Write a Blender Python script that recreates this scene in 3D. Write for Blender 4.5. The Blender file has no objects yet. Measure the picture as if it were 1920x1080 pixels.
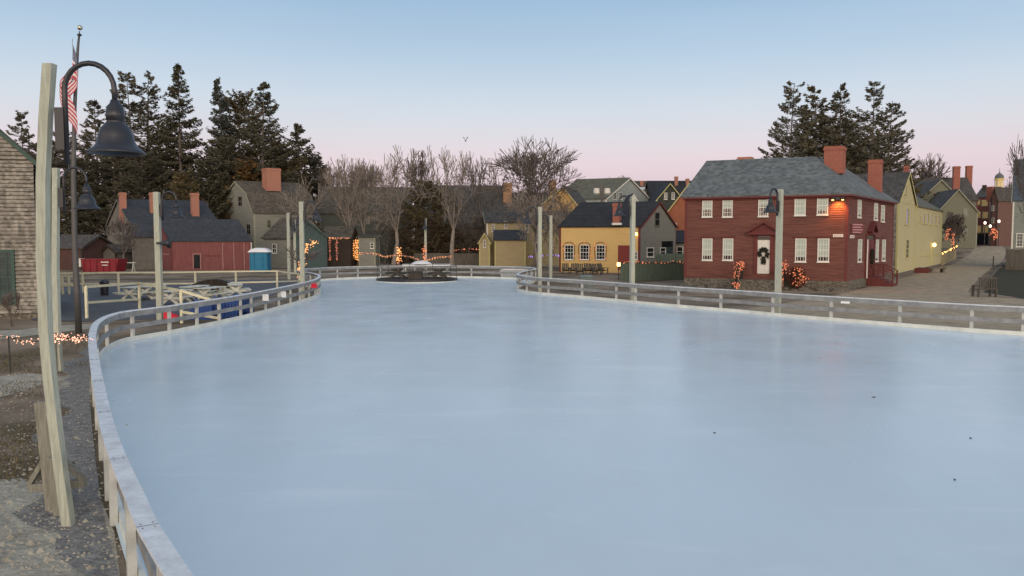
import bpy, math, random
from mathutils import Vector, Matrix
random.seed(7)
R = math.radians
sc = bpy.context.scene
col = sc.collection

# ---------------------------------------------------------------- camera
CAMZ, F, HOR = 3.6, 1500.0, 442.0
PITCH = math.atan((540 - HOR) / F)
cam_d = bpy.data.cameras.new('camera'); cam = bpy.data.objects.new('camera', cam_d); col.objects.link(cam)
cam.location = (0, 0, CAMZ); cam.rotation_euler = (R(90) - PITCH, 0, 0)
cam_d.sensor_width = 36; cam_d.lens = 36 * F / 1920; cam_d.clip_end = 3000; cam_d.clip_start = 0.1
sc.camera = cam
sc.cycles.use_denoising = True
sc.cycles.max_bounces = 5
sc.view_settings.view_transform = 'Standard'; sc.view_settings.look = 'None'
sc.view_settings.gamma = 1; sc.view_settings.exposure = 0.22

# ---------------------------------------------------------------- sky before sunrise
w = bpy.data.worlds.new('World'); sc.world = w; w.use_nodes = True
nt = w.node_tree; nt.nodes.clear()
def wn(t, **k):
    n = nt.nodes.new(t)
    for a, b in k.items(): setattr(n, a, b)
    return n
tc = wn('ShaderNodeTexCoord'); sep = wn('ShaderNodeSeparateXYZ'); nt.links.new(tc.outputs['Generated'], sep.inputs[0])
rmp = wn('ShaderNodeValToRGB'); cr = rmp.color_ramp
mr = wn('ShaderNodeMapRange'); mr.inputs['From Min'].default_value = -0.1; mr.inputs['From Max'].default_value = 1.0
nt.links.new(sep.outputs['Z'], mr.inputs['Value']); nt.links.new(mr.outputs[0], rmp.inputs[0])
stops = [(-0.1, (.10, .09, .08)), (-0.01, (.30, .26, .28)), (0.0, (.50, .42, .50)), (.055, (.64, .51, .55)), (.09, (.69, .585, .62)),
         (.118, (.64, .615, .655)), (.155, (.56, .62, .69)), (.21, (.43, .55, .675)), (.28, (.30, .445, .61)), (.5, (.29, .39, .55)), (1.0, (.28, .36, .49))]
while len(cr.elements) < len(stops): cr.elements.new(0.5)
for e, (z, c) in zip(cr.elements, stops): e.position = (z + .1) / 1.1; e.color = (*c, 1)
# the bright band where the sun is about to rise, behind the camera
glow = wn('ShaderNodeMapRange'); glow.inputs['From Min'].default_value = 0.1; glow.inputs['From Max'].default_value = -1.0
nt.links.new(sep.outputs['Y'], glow.inputs['Value'])
low = wn('ShaderNodeMapRange'); low.inputs['From Min'].default_value = 0.75; low.inputs['From Max'].default_value = 0.0
nt.links.new(sep.outputs['Z'], low.inputs['Value'])
up = wn('ShaderNodeMath', operation='GREATER_THAN'); up.inputs[1].default_value = 0.0; nt.links.new(sep.outputs['Z'], up.inputs[0])
m1 = wn('ShaderNodeMath', operation='MULTIPLY'); m2 = wn('ShaderNodeMath', operation='MULTIPLY')
nt.links.new(glow.outputs[0], m1.inputs[0]); nt.links.new(low.outputs[0], m1.inputs[1])
nt.links.new(m1.outputs[0], m2.inputs[0]); nt.links.new(up.outputs[0], m2.inputs[1])
add = wn('ShaderNodeMixRGB', blend_type='ADD'); add.inputs['Color2'].default_value = (3.3, 2.4, 1.6, 1)
nt.links.new(m2.outputs[0], add.inputs['Fac']); nt.links.new(rmp.outputs[0], add.inputs['Color1'])
hz = wn('ShaderNodeTexNoise'); hz.inputs['Scale'].default_value = 2.2; hz.inputs['Detail'].default_value = 4
hm = wn('ShaderNodeMapping'); hm.inputs['Scale'].default_value = (1, 1, 7); nt.links.new(tc.outputs['Generated'], hm.inputs[0]); nt.links.new(hm.outputs[0], hz.inputs['Vector'])
hr = wn('ShaderNodeMapRange'); hr.inputs['To Min'].default_value = .94; hr.inputs['To Max'].default_value = 1.06; nt.links.new(hz.outputs['Fac'], hr.inputs['Value'])
hmul = wn('ShaderNodeMixRGB', blend_type='MULTIPLY'); hmul.inputs['Fac'].default_value = 1; nt.links.new(add.outputs[0], hmul.inputs['Color1']); nt.links.new(hr.outputs[0], hmul.inputs['Color2'])
bg = wn('ShaderNodeBackground'); bg.inputs['Strength'].default_value = 1.0
ow = wn('ShaderNodeOutputWorld'); nt.links.new(hmul.outputs[0], bg.inputs[0]); nt.links.new(bg.outputs[0], ow.inputs[0])
sl = bpy.data.lights.new('sun', 'SUN'); sl.energy = 0.5; sl.angle = R(25); sl.color = (1, .86, .72)
so = bpy.data.objects.new('sun', sl); col.objects.link(so); so.rotation_euler = (R(68), 0, R(12)); so.location = (0, -20, 30)

# ---------------------------------------------------------------- placing helpers
cP, sP = math.cos(PITCH), math.sin(PITCH)
def ray(px, py):
    dx = (px - 960) / F; upc = -(py - 540) / F
    return Vector((dx, cP + upc * sP, -sP + upc * cP))
def hit(px, py, z=0.0):
    d = ray(px, py); t = (z - CAMZ) / d.z
    return Vector((d.x * t, d.y * t, z))
def at(px, py, Y):
    d = ray(px, py); t = Y / d.y
    return Vector((d.x * t, Y, CAMZ + d.z * t))
def gx(px, Y): return at(px, HOR, Y).x
def zz(py, Y): return at(960, py, Y).z
def zg(x, y):
    t = min(1, max(0, (y - 102) / 22)); return 1.7 * t * t * (3 - 2 * t)

# ---------------------------------------------------------------- mesh helpers
class MB:
    def __init__(s): s.v = []; s.f = []; s.smooth = False
    def add(s, vs, fs):
        n = len(s.v); s.v += [tuple(x) for x in vs]; s.f += [tuple(i + n for i in f) for f in fs]
    def box(s, x0, x1, y0, y1, z0, z1):
        s.hexa([(x0,y0,z0),(x1,y0,z0),(x1,y1,z0),(x0,y1,z0)], [(x0,y0,z1),(x1,y0,z1),(x1,y1,z1),(x0,y1,z1)])
    def hexa(s, b, t):
        n = len(b)
        s.add(list(b) + list(t), [tuple(range(n - 1, -1, -1)), tuple(range(n, 2 * n))] + [(i, (i + 1) % n, n + (i + 1) % n, n + i) for i in range(n)])
    def bar(s, a, b, w, h=None, up=(0, 0, 1)):
        a = Vector(a); b = Vector(b); h = h or w; d = (b - a)
        if d.length < 1e-6: return
        d.normalize(); u = Vector(up)
        if abs(d.dot(u)) > .98: u = Vector((0, 1, 0))
        x = d.cross(u).normalized(); y = x.cross(d).normalized(); x *= w / 2; y *= h / 2
        s.hexa([a - x - y, a + x - y, a + x + y, a - x + y], [b - x - y, b + x - y, b + x + y, b - x + y])
    def tube(s, pts, rad, n=6, cap=True):
        pts = [Vector(p) for p in pts]; k = len(pts)
        rads = rad if isinstance(rad, (list, tuple)) else [rad] * k
        vs = []; prev = None
        for i, p in enumerate(pts):
            d = (pts[min(i + 1, k - 1)] - pts[max(i - 1, 0)]).normalized()
            if prev is None:
                u = Vector((0, 0, 1)) if abs(d.z) < .9 else Vector((1, 0, 0)); x = d.cross(u).normalized()
            else:
                x = (prev - d * prev.dot(d)).normalized()
            prev = x; y = d.cross(x)
            for j in range(n):
                a = 2 * math.pi * j / n; vs.append(p + (x * math.cos(a) + y * math.sin(a)) * rads[i])
        fs = [(i * n + j, i * n + (j + 1) % n, (i + 1) * n + (j + 1) % n, (i + 1) * n + j) for i in range(k - 1) for j in range(n)]
        if cap: fs += [tuple(range(n - 1, -1, -1)), tuple(range((k - 1) * n, k * n))]
        s.add(vs, fs)
    def lathe(s, prof, c=(0, 0, 0), n=20):
        vs = [(c[0] + r * math.cos(2 * math.pi * j / n), c[1] + r * math.sin(2 * math.pi * j / n), c[2] + z) for r, z in prof for j in range(n)]
        s.add(vs, [(i * n + j, i * n + (j + 1) % n, (i + 1) * n + (j + 1) % n, (i + 1) * n + j) for i in range(len(prof) - 1) for j in range(n)])
    def shift(s, o):
        s.v = [(a[0] - o[0], a[1] - o[1], a[2] - o[2]) for a in s.v]; return s
    def build(s, name, m, parent=None, smooth=False):
        me = bpy.data.meshes.new(name); me.from_pydata(s.v, [], s.f); me.validate(); me.update()
        if m: me.materials.append(m)
        if smooth: me.polygons.foreach_set('use_smooth', [True] * len(me.polygons))
        o = bpy.data.objects.new(name, me); col.objects.link(o)
        if parent: o.parent = parent
        return o
def tag(o, label=None, cat=None, group=None, kind=None):
    if label: o['label'] = label
    if cat: o['category'] = cat
    if group: o['group'] = group
    if kind: o['kind'] = kind
    return o
def thing(name, label, cat, loc=(0, 0, 0), rz=0, group=None):
    o = bpy.data.objects.new(name, None); col.objects.link(o); o.location = loc; o.rotation_euler = (0, 0, rz)
    o.empty_display_size = .3
    return tag(o, label, cat, group)
def copy_tree(o, parent=None):
    c = o.copy(); col.objects.link(c)
    if parent: c.parent = parent
    for ch in list(o.children): copy_tree(ch, c)
    return c

# ---------------------------------------------------------------- materials
MATS = {}
def mat(name, base, rough=.8, var=.25, scale=3.0, bump=.0, bscale=None, stretch=(1, 1, 1), metal=0, emit=None, es=0, spec=.3, second=None, detail=6):
    if name in MATS: return MATS[name]
    m = bpy.data.materials.new(name); m.use_nodes = True; n = m.node_tree.nodes; l = m.node_tree.links
    b = n['Principled BSDF']; b.inputs['Roughness'].default_value = rough; b.inputs['Metallic'].default_value = metal
    b.inputs['Specular IOR Level'].default_value = spec
    tc = n.new('ShaderNodeTexCoord'); mp = n.new('ShaderNodeMapping'); mp.inputs['Scale'].default_value = stretch
    l.new(tc.outputs['Object'], mp.inputs[0])
    nz = n.new('ShaderNodeTexNoise'); nz.inputs['Scale'].default_value = scale; nz.inputs['Detail'].default_value = detail
    nz.inputs['Roughness'].default_value = .68; l.new(mp.outputs[0], nz.inputs['Vector'])
    rp = n.new('ShaderNodeValToRGB'); l.new(nz.outputs['Fac'], rp.inputs[0])
    c1 = tuple(x * (1 - var) for x in base); c2 = second or tuple(min(1, x * (1 + var)) for x in base)
    rp.color_ramp.elements[0].position = .32; rp.color_ramp.elements[1].position = .68
    rp.color_ramp.elements[0].color = (*c1, 1); rp.color_ramp.elements[1].color = (*c2, 1)
    l.new(rp.outputs[0], b.inputs['Base Color'])
    if bump:
        nb = n.new('ShaderNodeTexNoise'); nb.inputs['Scale'].default_value = bscale or scale * 4; nb.inputs['Detail'].default_value = 5
        l.new(mp.outputs[0], nb.inputs['Vector'])
        bp = n.new('ShaderNodeBump'); bp.inputs['Strength'].default_value = bump; bp.inputs['Distance'].default_value = .05
        l.new(nb.outputs['Fac'], bp.inputs['Height']); l.new(bp.outputs[0], b.inputs['Normal'])
    if emit:
        b.inputs['Emission Color'].default_value = (*emit, 1); b.inputs['Emission Strength'].default_value = es
    MATS[name] = m; return m
def shingle_mat(name, base, course=.18, var=.3, width=.25):
    """rows of shingles following height, each shingle a little lighter or darker"""
    if name in MATS: return MATS[name]
    m = mat(name, base, .85, var * .6, 1.1)
    n = m.node_tree.nodes; l = m.node_tree.links; b = n['Principled BSDF']
    rp = [x for x in n if x.type == 'VALTORGB'][0]
    tc = [x for x in n if x.type == 'TEX_COORD'][0]
    sp = n.new('ShaderNodeSeparateXYZ'); l.new(tc.outputs['Object'], sp.inputs[0])
    fl = n.new('ShaderNodeMath'); fl.operation = 'SNAP'; fl.inputs[1].default_value = course; l.new(sp.outputs['Z'], fl.inputs[0])
    cb = n.new('ShaderNodeCombineXYZ'); l.new(fl.outputs[0], cb.inputs['Z'])
    for a in 'XY':
        q = n.new('ShaderNodeMath'); q.operation = 'SNAP'; q.inputs[1].default_value = width; l.new(sp.outputs[a], q.inputs[0]); l.new(q.outputs[0], cb.inputs[a])
    wh = n.new('ShaderNodeTexWhiteNoise'); l.new(cb.outputs[0], wh.inputs['Vector'])
    mx = n.new('ShaderNodeMixRGB'); mx.blend_type = 'MULTIPLY'; mx.inputs['Fac'].default_value = var * 1.6
    l.new(rp.outputs[0], mx.inputs['Color1']); l.new(wh.outputs['Value'], mx.inputs['Color2']); l.new(mx.outputs[0], b.inputs['Base Color'])
    fr = n.new('ShaderNodeMath'); fr.operation = 'PINGPONG'; fr.inputs[1].default_value = course; l.new(sp.outputs['Z'], fr.inputs[0])
    bp = n.new('ShaderNodeBump'); bp.inputs['Strength'].default_value = .6; bp.inputs['Distance'].default_value = .15
    l.new(fr.outputs[0], bp.inputs['Height']); l.new(bp.outputs[0], b.inputs['Normal'])
    return m
def brick_mat(name, c1, c2, mortar=(.3, .26, .22)):
    if name in MATS: return MATS[name]
    m = mat(name, c1, .9, .2); n = m.node_tree.nodes; l = m.node_tree.links; b = n['Principled BSDF']
    tc = [x for x in n if x.type == 'TEX_COORD'][0]; sp = n.new('ShaderNodeSeparateXYZ'); l.new(tc.outputs['Object'], sp.inputs[0])
    ad = n.new('ShaderNodeMath'); l.new(sp.outputs['X'], ad.inputs[0]); l.new(sp.outputs['Y'], ad.inputs[1])
    cb = n.new('ShaderNodeCombineXYZ'); l.new(ad.outputs[0], cb.inputs['X']); l.new(sp.outputs['Z'], cb.inputs['Y'])
    br = n.new('ShaderNodeTexBrick'); br.inputs['Scale'].default_value = 4.5; br.inputs['Color1'].default_value = (*c1, 1)
    br.inputs['Color2'].default_value = (*c2, 1); br.inputs['Mortar'].default_value = (*mortar, 1); br.inputs['Mortar Size'].default_value = .015
    l.new(cb.outputs[0], br.inputs['Vector']); l.new(br.outputs['Color'], b.inputs['Base Color']); return m
def sat(r, g, b): # sRGB 0-255 -> linear
    return tuple(((x / 255) / 12.92 if x / 255 < .04045 else ((x / 255 + .055) / 1.055) ** 2.4) for x in (r, g, b))
WS = (.5, .5, 7)
M_post = mat('post_wood', (.37, .40, .33), .75, .22, 5, .3, 20, (6, 6, .6))
M_postw = mat('post_weathered_wood', (.22, .22, .18), .85, .3, 5, .4, 20, (6, 6, .6))
M_black = mat('black_metal', (.018, .02, .026), .38, .2, 4, spec=.5)
M_blackin = mat('shade_inside', (.12, .13, .13), .5, .2, 4)
M_cap = mat('rail_cap_paint', (.62, .65, .66), .55, .2, 5, .05, 30)
M_board = mat('rail_board_grey', (.23, .24, .235), .7, .25, 2.5, .1, 30)
M_rpost = mat('rail_post_paint', (.44, .46, .43), .65, .15, 3)
M_kerb = mat('kerb_board_white', (.60, .63, .58), .6, .15, 1.5)
M_cream = mat('cream_rail_paint', (.62, .60, .42), .6, .12, 3)
M_red = mat('red_clapboard', (.138, .056, .043), .8, .36, 1.5, .1, 30, WS)
M_redtrim = mat('red_trim', (.12, .030, .028), .7, .15, 3)
M_barn = mat('barn_red', (.17, .062, .060), .85, .25, 2.2, .2, 20, (3, 3, .5))
M_barntrim = mat('barn_trim', (.30, .16, .15), .8, .2, 4)
M_white = mat('white_paint', (.62, .62, .56), .6, .08, 4)
M_blind = mat('blind', (.36, .43, .38), .8, .06, 3)
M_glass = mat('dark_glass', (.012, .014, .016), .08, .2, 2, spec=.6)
M_glassg = mat('grey_glass', (.05, .07, .07), .1, .3, 2, spec=.6)
M_warmglass = mat('warm_window', (.25, .16, .06), .3, .3, 3, emit=(1, .62, .25), es=.12)
M_ochre = mat('ochre_paint', (.56, .39, .155), .8, .1, 2, 0, None, WS)
M_yel = mat('pale_yellow_clapboard', (.42, .39, .22), .8, .1, 2, 0, None, WS)
M_yeltrim = mat('pale_yellow_trim', (.44, .41, .19), .7, .1, 4)
M_sage = mat('sage_clapboard', (.16, .165, .115), .8, .12, 2, 0, None, WS)
M_sagetrim = mat('sage_trim', (.26, .27, .20), .7, .12, 4)
M_greywall = mat('weathered_grey_clapboard', (.21, .205, .175), .9, .35, 3, .2, 14, (1, 1, 8))
M_greyw2 = mat('grey_board_wall', (.15, .145, .125), .9, .3, 2, .2, 12, (3, 3, .6))
M_taupe = mat('taupe_wall', (.13, .125, .11), .85, .15, 2)
M_gambrel = mat('stone_grey_clapboard', (.20, .205, .175), .85, .14, 1.2, 0, None, WS)
M_tealg = mat('teal_grey_boards', (.055, .085, .085), .85, .2, 2, 0, None, (4, 4, .5))
M_dkwood = mat('dark_wood', (.045, .035, .028), .9, .4, 3, .3, 15, (3, 3, .5))
M_shingw = shingle_mat('weathered_shingles', (.33, .31, .265), .17, .36, .13)
M_greentrim = mat('green_trim', (.045, .085, .07), .65, .15, 4)
M_slate = shingle_mat('slate_roof', (.145, .165, .165), .2, .28)
M_blueroof = shingle_mat('dark_blue_roof', (.042, .050, .060), .2, .2)
M_brownroof = shingle_mat('brown_wood_roof', (.105, .094, .073), .2, .3)
M_greyroof = shingle_mat('grey_wood_roof', (.09, .085, .075), .2, .35)
M_greenroof = shingle_mat('grey_green_roof', (.12, .125, .095), .2, .2)
M_blackroof = shingle_mat('black_roof', (.028, .031, .035), .2, .2)
M_dkroof = shingle_mat('charcoal_roof', (.085, .08, .07), .2, .3)
M_brick = brick_mat('red_brick', (.30, .085, .05), (.24, .06, .04))
M_brick2 = brick_mat('pink_brick', (.36, .15, .10), (.30, .12, .08))
M_ybrick = brick_mat('ochre_brick', (.36, .2, .09), (.3, .16, .08))
M_stone = mat('fieldstone', (.16, .15, .12), .9, .6, 1.6, 1.0, 3, (1, 1, 1.6))
def stonework():
    n = M_stone.node_tree.nodes; l = M_stone.node_tree.links; b = n['Principled BSDF']; tc = [x for x in n if x.type == 'TEX_COORD'][0]
    mp = n.new('ShaderNodeMapping'); mp.inputs['Scale'].default_value = (1.5, 1.5, 3.4); l.new(tc.outputs['Object'], mp.inputs[0])
    v = n.new('ShaderNodeTexVoronoi'); l.new(mp.outputs[0], v.inputs['Vector']); v2 = n.new('ShaderNodeTexVoronoi'); v2.feature = 'DISTANCE_TO_EDGE'; l.new(mp.outputs[0], v2.inputs['Vector'])
    bw = n.new('ShaderNodeRGBToBW'); l.new(v.outputs['Color'], bw.inputs[0]); cr = n.new('ShaderNodeValToRGB'); l.new(bw.outputs[0], cr.inputs[0])
    cr.color_ramp.elements[0].position = .2; cr.color_ramp.elements[0].color = (.085, .075, .06, 1); cr.color_ramp.elements[1].position = .8; cr.color_ramp.elements[1].color = (.21, .195, .155, 1)
    gt = n.new('ShaderNodeMath'); gt.operation = 'GREATER_THAN'; gt.inputs[1].default_value = .05; l.new(v2.outputs['Distance'], gt.inputs[0])
    mx = n.new('ShaderNodeMixRGB'); mx.inputs['Color1'].default_value = (.05, .045, .035, 1); l.new(gt.outputs[0], mx.inputs['Fac']); l.new(cr.outputs[0], mx.inputs['Color2']); l.new(mx.outputs[0], b.inputs['Base Color'])
stonework()
M_greenfence = mat('green_board_fence', (.095, .13, .10), .85, .25, 3, .1, 10, (5, 5, .4))
M_greyfence = mat('grey_board_fence', (.11, .10, .085), .9, .35, 3, .2, 12, (5, 5, .4))
M_door = mat('dark_red_door', (.17, .028, .024), .6, .1, 3)
M_blue = mat('blue_plastic', (.018, .06, .22), .4, .15, 2)
M_cyan = mat('cyan_plastic', (.02, .16, .28), .5, .1, 2)
M_wplastic = mat('white_plastic', (.68, .70, .70), .5, .08, 2)
M_redcloth = mat('red_cloth', (.55, .02, .04), .7, .2, 6)
M_dumpster = mat('red_steel', (.19, .012, .022), .5, .25, 2)
M_wtable = mat('weathered_white_table', (.58, .60, .53), .8, .2, 5)
M_dtable = mat('brown_table', (.075, .068, .058), .85, .25, 5)
M_bark = mat('bark', (.13, .112, .098), .95, .3, 6, .3, 20)
M_barkp = mat('pale_bark', (.23, .20, .17), .95, .3, 6, .3, 20)
M_needle = mat('dark_needles', (.062, .060, .036), .9, .5, .35)
M_needle2 = mat('blue_needles', (.070, .080, .068), .9, .5, .35)
M_needle3 = mat('olive_needles', (.105, .085, .040), .9, .5, .35)
M_needle4 = mat('russet_leaves', (.13, .075, .025), .9, .5, .5)
M_needle5 = mat('grey_needles', (.10, .096, .066), .9, .5, .35)
M_bulb = mat('bulb', (.8, .4, .2), .5, .1, 3, emit=(1, .42, .12), es=1.3)
M_bulbp = mat('pink_bulb', (.8, .5, .4), .5, .1, 3, emit=(1, .45, .28), es=1.5)
M_lit = mat('lit_lamp', (.9, .7, .4), .5, .1, 3, emit=(1, .55, .15), es=5)
M_bulbdim = mat('dim_red_bulb', (.7, .2, .12), .5, .1, 3, emit=(1, .32, .14), es=.75)
M_cable = mat('cable', (.02, .02, .015), .8, .1, 3)
M_pave = mat('grey_deck', (.095, .098, .104), .75, .3, 1.2, .1, 20)
M_road = mat('packed_road', (.33, .265, .175), .95, .3, 1.2, .25, 8, detail=10)
M_gravel = mat('grey_gravel', (.215, .21, .195), .95, .45, 6, .9, 22, detail=10)
M_sand = mat('pale_sand', (.34, .32, .255), .95, .35, 2.5, .9, 10, detail=10)
M_lawn = mat('dark_lawn', (.040, .040, .022), 1, .5, 1.2, .8, 14, detail=10)
M_brass = mat('gold_ball', (.5, .48, .38), .25, .1, 3, metal=1)
M_gold = mat('cupola_yellow', (.70, .52, .16), .6, .12, 3)
M_alu = mat('pole_metal', (.085, .085, .085), .45, .1, 3, metal=.3)
M_util = mat('utility_green', (.12, .155, .15), .6, .15, 3)
M_signred = mat('sign_maroon', (.16, .03, .03), .6, .1, 3)
M_signpink = mat('sign_lettering', (.5, .3, .28), .6, .1, 3)
M_leafy = mat('wreath_green', (.02, .022, .015), .9, .4, 8)

# ---------------------------------------------------------------- ground
def ground_mat():
    m = mat('ground_dirt', (.23, .18, .125), 1, .35, .35, .8, 9, detail=12)
    n = m.node_tree.nodes; l = m.node_tree.links; b = n['Principled BSDF']
    rp = [x for x in n if x.type == 'VALTORGB'][0]; tc = [x for x in n if x.type == 'TEX_COORD'][0]
    n2 = n.new('ShaderNodeTexNoise'); n2.inputs['Scale'].default_value = .22; n2.inputs['Detail'].default_value = 9; l.new(tc.outputs['Object'], n2.inputs[0])
    r2 = n.new('ShaderNodeValToRGB'); r2.color_ramp.elements[0].position = .47; r2.color_ramp.elements[1].position = .58; l.new(n2.outputs['Fac'], r2.inputs[0])
    mx = n.new('ShaderNodeMixRGB'); mx.inputs['Color2'].default_value = (.105, .083, .05, 1)
    l.new(r2.outputs[0], mx.inputs['Fac']); l.new(rp.outputs[0], mx.inputs['Color1']); l.new(mx.outputs[0], b.inputs['Base Color'])
    return m
g = MB(); xs = [-900, -300, -120] + list(range(-90, 100, 10)) + [130, 300, 900]; ys = [-60, 0, 40, 80, 96] + list(range(100, 130, 3)) + [140, 200, 400, 1400]
for j in ys:
    for i in xs: g.v.append((i, j, zg(i, j) - .004))
nx = len(xs)
for j in range(len(ys) - 1):
    for i in range(nx - 1): g.f.append((j * nx + i, j * nx + i + 1, (j + 1) * nx + i + 1, (j + 1) * nx + i))
tag(g.build('ground', ground_mat()), kind='structure')

def catmull(P, step=.5, closed=False):
    out = []; n = len(P)
    for i in range(n - 1):
        p0 = P[max(i - 1, 0)]; p1 = P[i]; p2 = P[i + 1]; p3 = P[min(i + 2, n - 1)]
        k = max(2, int((p2 - p1).length / step))
        for j in range(k):
            t = j / k
            out.append(.5 * ((2 * p1) + (p2 - p0) * t + (2 * p0 - 5 * p1 + 4 * p2 - p3) * t * t + (3 * p1 - p0 - 3 * p2 + p3) * t ** 3))
    out.append(P[-1]); return out
def sheet(name, pts, m, z, kind='structure', label=None):
    mb = MB(); mb.add([(p[0], p[1], z) for p in pts], [tuple(range(len(pts)))])
    me = mb.build(name, m); tag(me, kind=kind); return me
RH = 1.06
cap_px = [(340, 1085), (277, 985), (255, 933), (222, 859), (200, 793), (185, 722), (177, 674), (173, 640), (174, 622), (181, 605), (200, 593), (230, 584), (268, 579), (317, 573), (344, 569),
          (411, 559), (471, 549), (533, 537), (566, 530), (586, 525), (597, 520), (597, 515), (582, 511), (566, 509), (560, 507), (574, 504), (600, 502), (644, 500), (726, 498.5),
          (841, 498), (930, 499), (985, 500.5), (1003, 502.5), (1001, 505), (985, 508), (973, 511.5), (971, 514), (982, 517), (1010, 520), (1041, 522), (1106, 526), (1241, 535.5), (1382, 544), (1500, 552), (1640, 560), (1760, 567), (1920, 575)]
RC = [hit(a, b, RH) for a, b in cap_px]
for p in RC: p.z = 0
ext = [Vector((23.5, 25, 0)), Vector((27.5, 18, 0)), Vector((28, 8, 0))]
path = catmull(RC + ext, .45)
tag(MB().build('dummy', None)) if False else None
# ice
def ice_mat():
    m = mat('ice', (.57, .675, .72), .3, .07, .12, 0, detail=7, stretch=(1, .45, 1), spec=.5)
    n = m.node_tree.nodes; l = m.node_tree.links; b = n['Principled BSDF']; tc = [x for x in n if x.type == 'TEX_COORD'][0]
    b.inputs['IOR'].default_value = 1.31
    rp = [x for x in n if x.type == 'VALTORGB'][0]
    n3 = n.new('ShaderNodeTexNoise'); n3.inputs['Scale'].default_value = .5; n3.inputs['Detail'].default_value = 8; l.new(tc.outputs['Object'], n3.inputs[0])
    r3 = n.new('ShaderNodeMapRange'); r3.inputs['To Min'].default_value = .12; r3.inputs['To Max'].default_value = .36; l.new(n3.outputs['Fac'], r3.inputs['Value']); l.new(r3.outputs[0], b.inputs['Roughness'])
    # skate-scraped pale streaks
    mp = n.new('ShaderNodeMapping'); mp.inputs['Rotation'].default_value = (0, 0, R(24)); mp.inputs['Scale'].default_value = (.3, 1.1, 1); l.new(tc.outputs['Object'], mp.inputs[0])
    n4 = n.new('ShaderNodeTexNoise'); n4.inputs['Scale'].default_value = .8; n4.inputs['Detail'].default_value = 9; n4.inputs['Distortion'].default_value = .6; l.new(mp.outputs[0], n4.inputs[0])
    r4 = n.new('ShaderNodeValToRGB'); r4.color_ramp.elements[0].position = .55; r4.color_ramp.elements[1].position = .74; r4.color_ramp.elements[1].color = (.38, .38, .38, 1); l.new(n4.outputs['Fac'], r4.inputs[0])
    mx = n.new('ShaderNodeMixRGB'); mx.inputs['Color2'].default_value = (.72, .79, .82, 1); l.new(r4.outputs[0], mx.inputs['Fac']); l.new(rp.outputs[0], mx.inputs['Color1'])
    l.new(mx.outputs[0], b.inputs['Base Color'])
    return m
sheet('ice', [p for p in path] + [Vector((24, -3, 0)), Vector((6, -4, 0)), Vector((-1.2, 0, 0)), Vector((-1.9, 3, 0))], ice_mat(), .03)

# ---------------------------------------------------------------- rink fence
fence = thing('rink_fence', 'long white topped grey board fence curving all around the ice rink', 'fence', (0, 30, 0))
def nrm(path, i):
    a = path[max(0, i - 1)]; b = path[min(len(path) - 1, i + 1)]; d = (b - a).normalized()
    return Vector((-d.y, d.x, 0))     # left of travel = outside (path runs clockwise round the rink)
def ribbon(path, o0, o1, z0, z1):
    mb = MB(); k = len(path); vs = []
    for i, p in enumerate(path):
        n = nrm(path, i)
        for o, z in ((o0, z0), (o1, z0), (o1, z1), (o0, z1)): q = p + n * o; vs.append((q.x, q.y, z))
    fs = [(i * 4 + j, i * 4 + (j + 1) % 4, i * 4 + 4 + (j + 1) % 4, i * 4 + 4 + j) for i in range(k - 1) for j in range(4)]
    fs += [(3, 2, 1, 0), tuple(range(4 * k - 4, 4 * k))]
    mb.add(vs, fs); return mb.shift((0, 30, 0))
ribbon(path, -.09, .09, RH - .03, RH).build('cap_rail', M_cap, fence)
ribbon(path, -.085, -.045, RH - .21, RH - .033).build('top_board', M_board, fence)
ribbon(path, -.085, -.045, .44, .60).build('middle_board', M_board, fence)
ribbon(path, -.10, -.045, .0, .17).build('kick_board', M_kerb, fence)
# butt joints and screws of the cap rail near the camera
acc = 0; nj = 1.2
for i in range(1, len(path) - 1):
    acc += (path[i] - path[i - 1]).length; p = path[i]
    if p.y > 22 or (p.x > 0): continue
    if acc >= nj:
        nj = acc + 2.4; n = nrm(path, i); t_ = Vector((n.y, -n.x, 0)); b0 = Vector((0, 30, 0))
        mb = MB(); a_ = [p - b0 + n * o + t_ * e for o, e in ((-.088, -.004), (.088, -.004), (.088, .004), (-.088, .004))]
        mb.hexa([(q.x, q.y, RH - .002) for q in a_], [(q.x, q.y, RH + .0015) for q in a_]); mb.build('joint', M_black, fence)
        for o in (-.05, .05):
            for e in (-.06, .06):
                q = p - b0 + n * o + t_ * e; mb = MB(); mb.lathe([(.008, -.001), (.008, .003), (0, .004)], (q.x, q.y, RH), 6); mb.build('screw', M_black, fence)
# posts by arc length
acc = 0; nxt = 0.3; k = 0
for i in range(1, len(path) - 1):
    seg = (path[i] - path[i - 1]).length; acc += seg
    if acc >= nxt:
        p = path[i] + nrm(path, i) * 0.005; n = nrm(path, i); t = Vector((n.y, -n.x, 0)); mb = MB()
        a = p + n * .048 + t * .055; b = p + n * .048 - t * .055; c = p - n * .042 - t * .055; d = p - n * .042 + t * .055
        mb.hexa([(q.x, q.y - 30, -.1) for q in (a, b, c, d)], [(q.x, q.y - 30, RH - .034) for q in (a, b, c, d)])
        mb.build('post', M_rpost, fence); k += 1
        sp = 2.45 if 20 < p.y else 2.0
        if p.y > 20 and p.x < -8: sp = 1.7
        nxt = acc + sp * (0.45 if k % 7 == 3 else 1)

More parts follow.
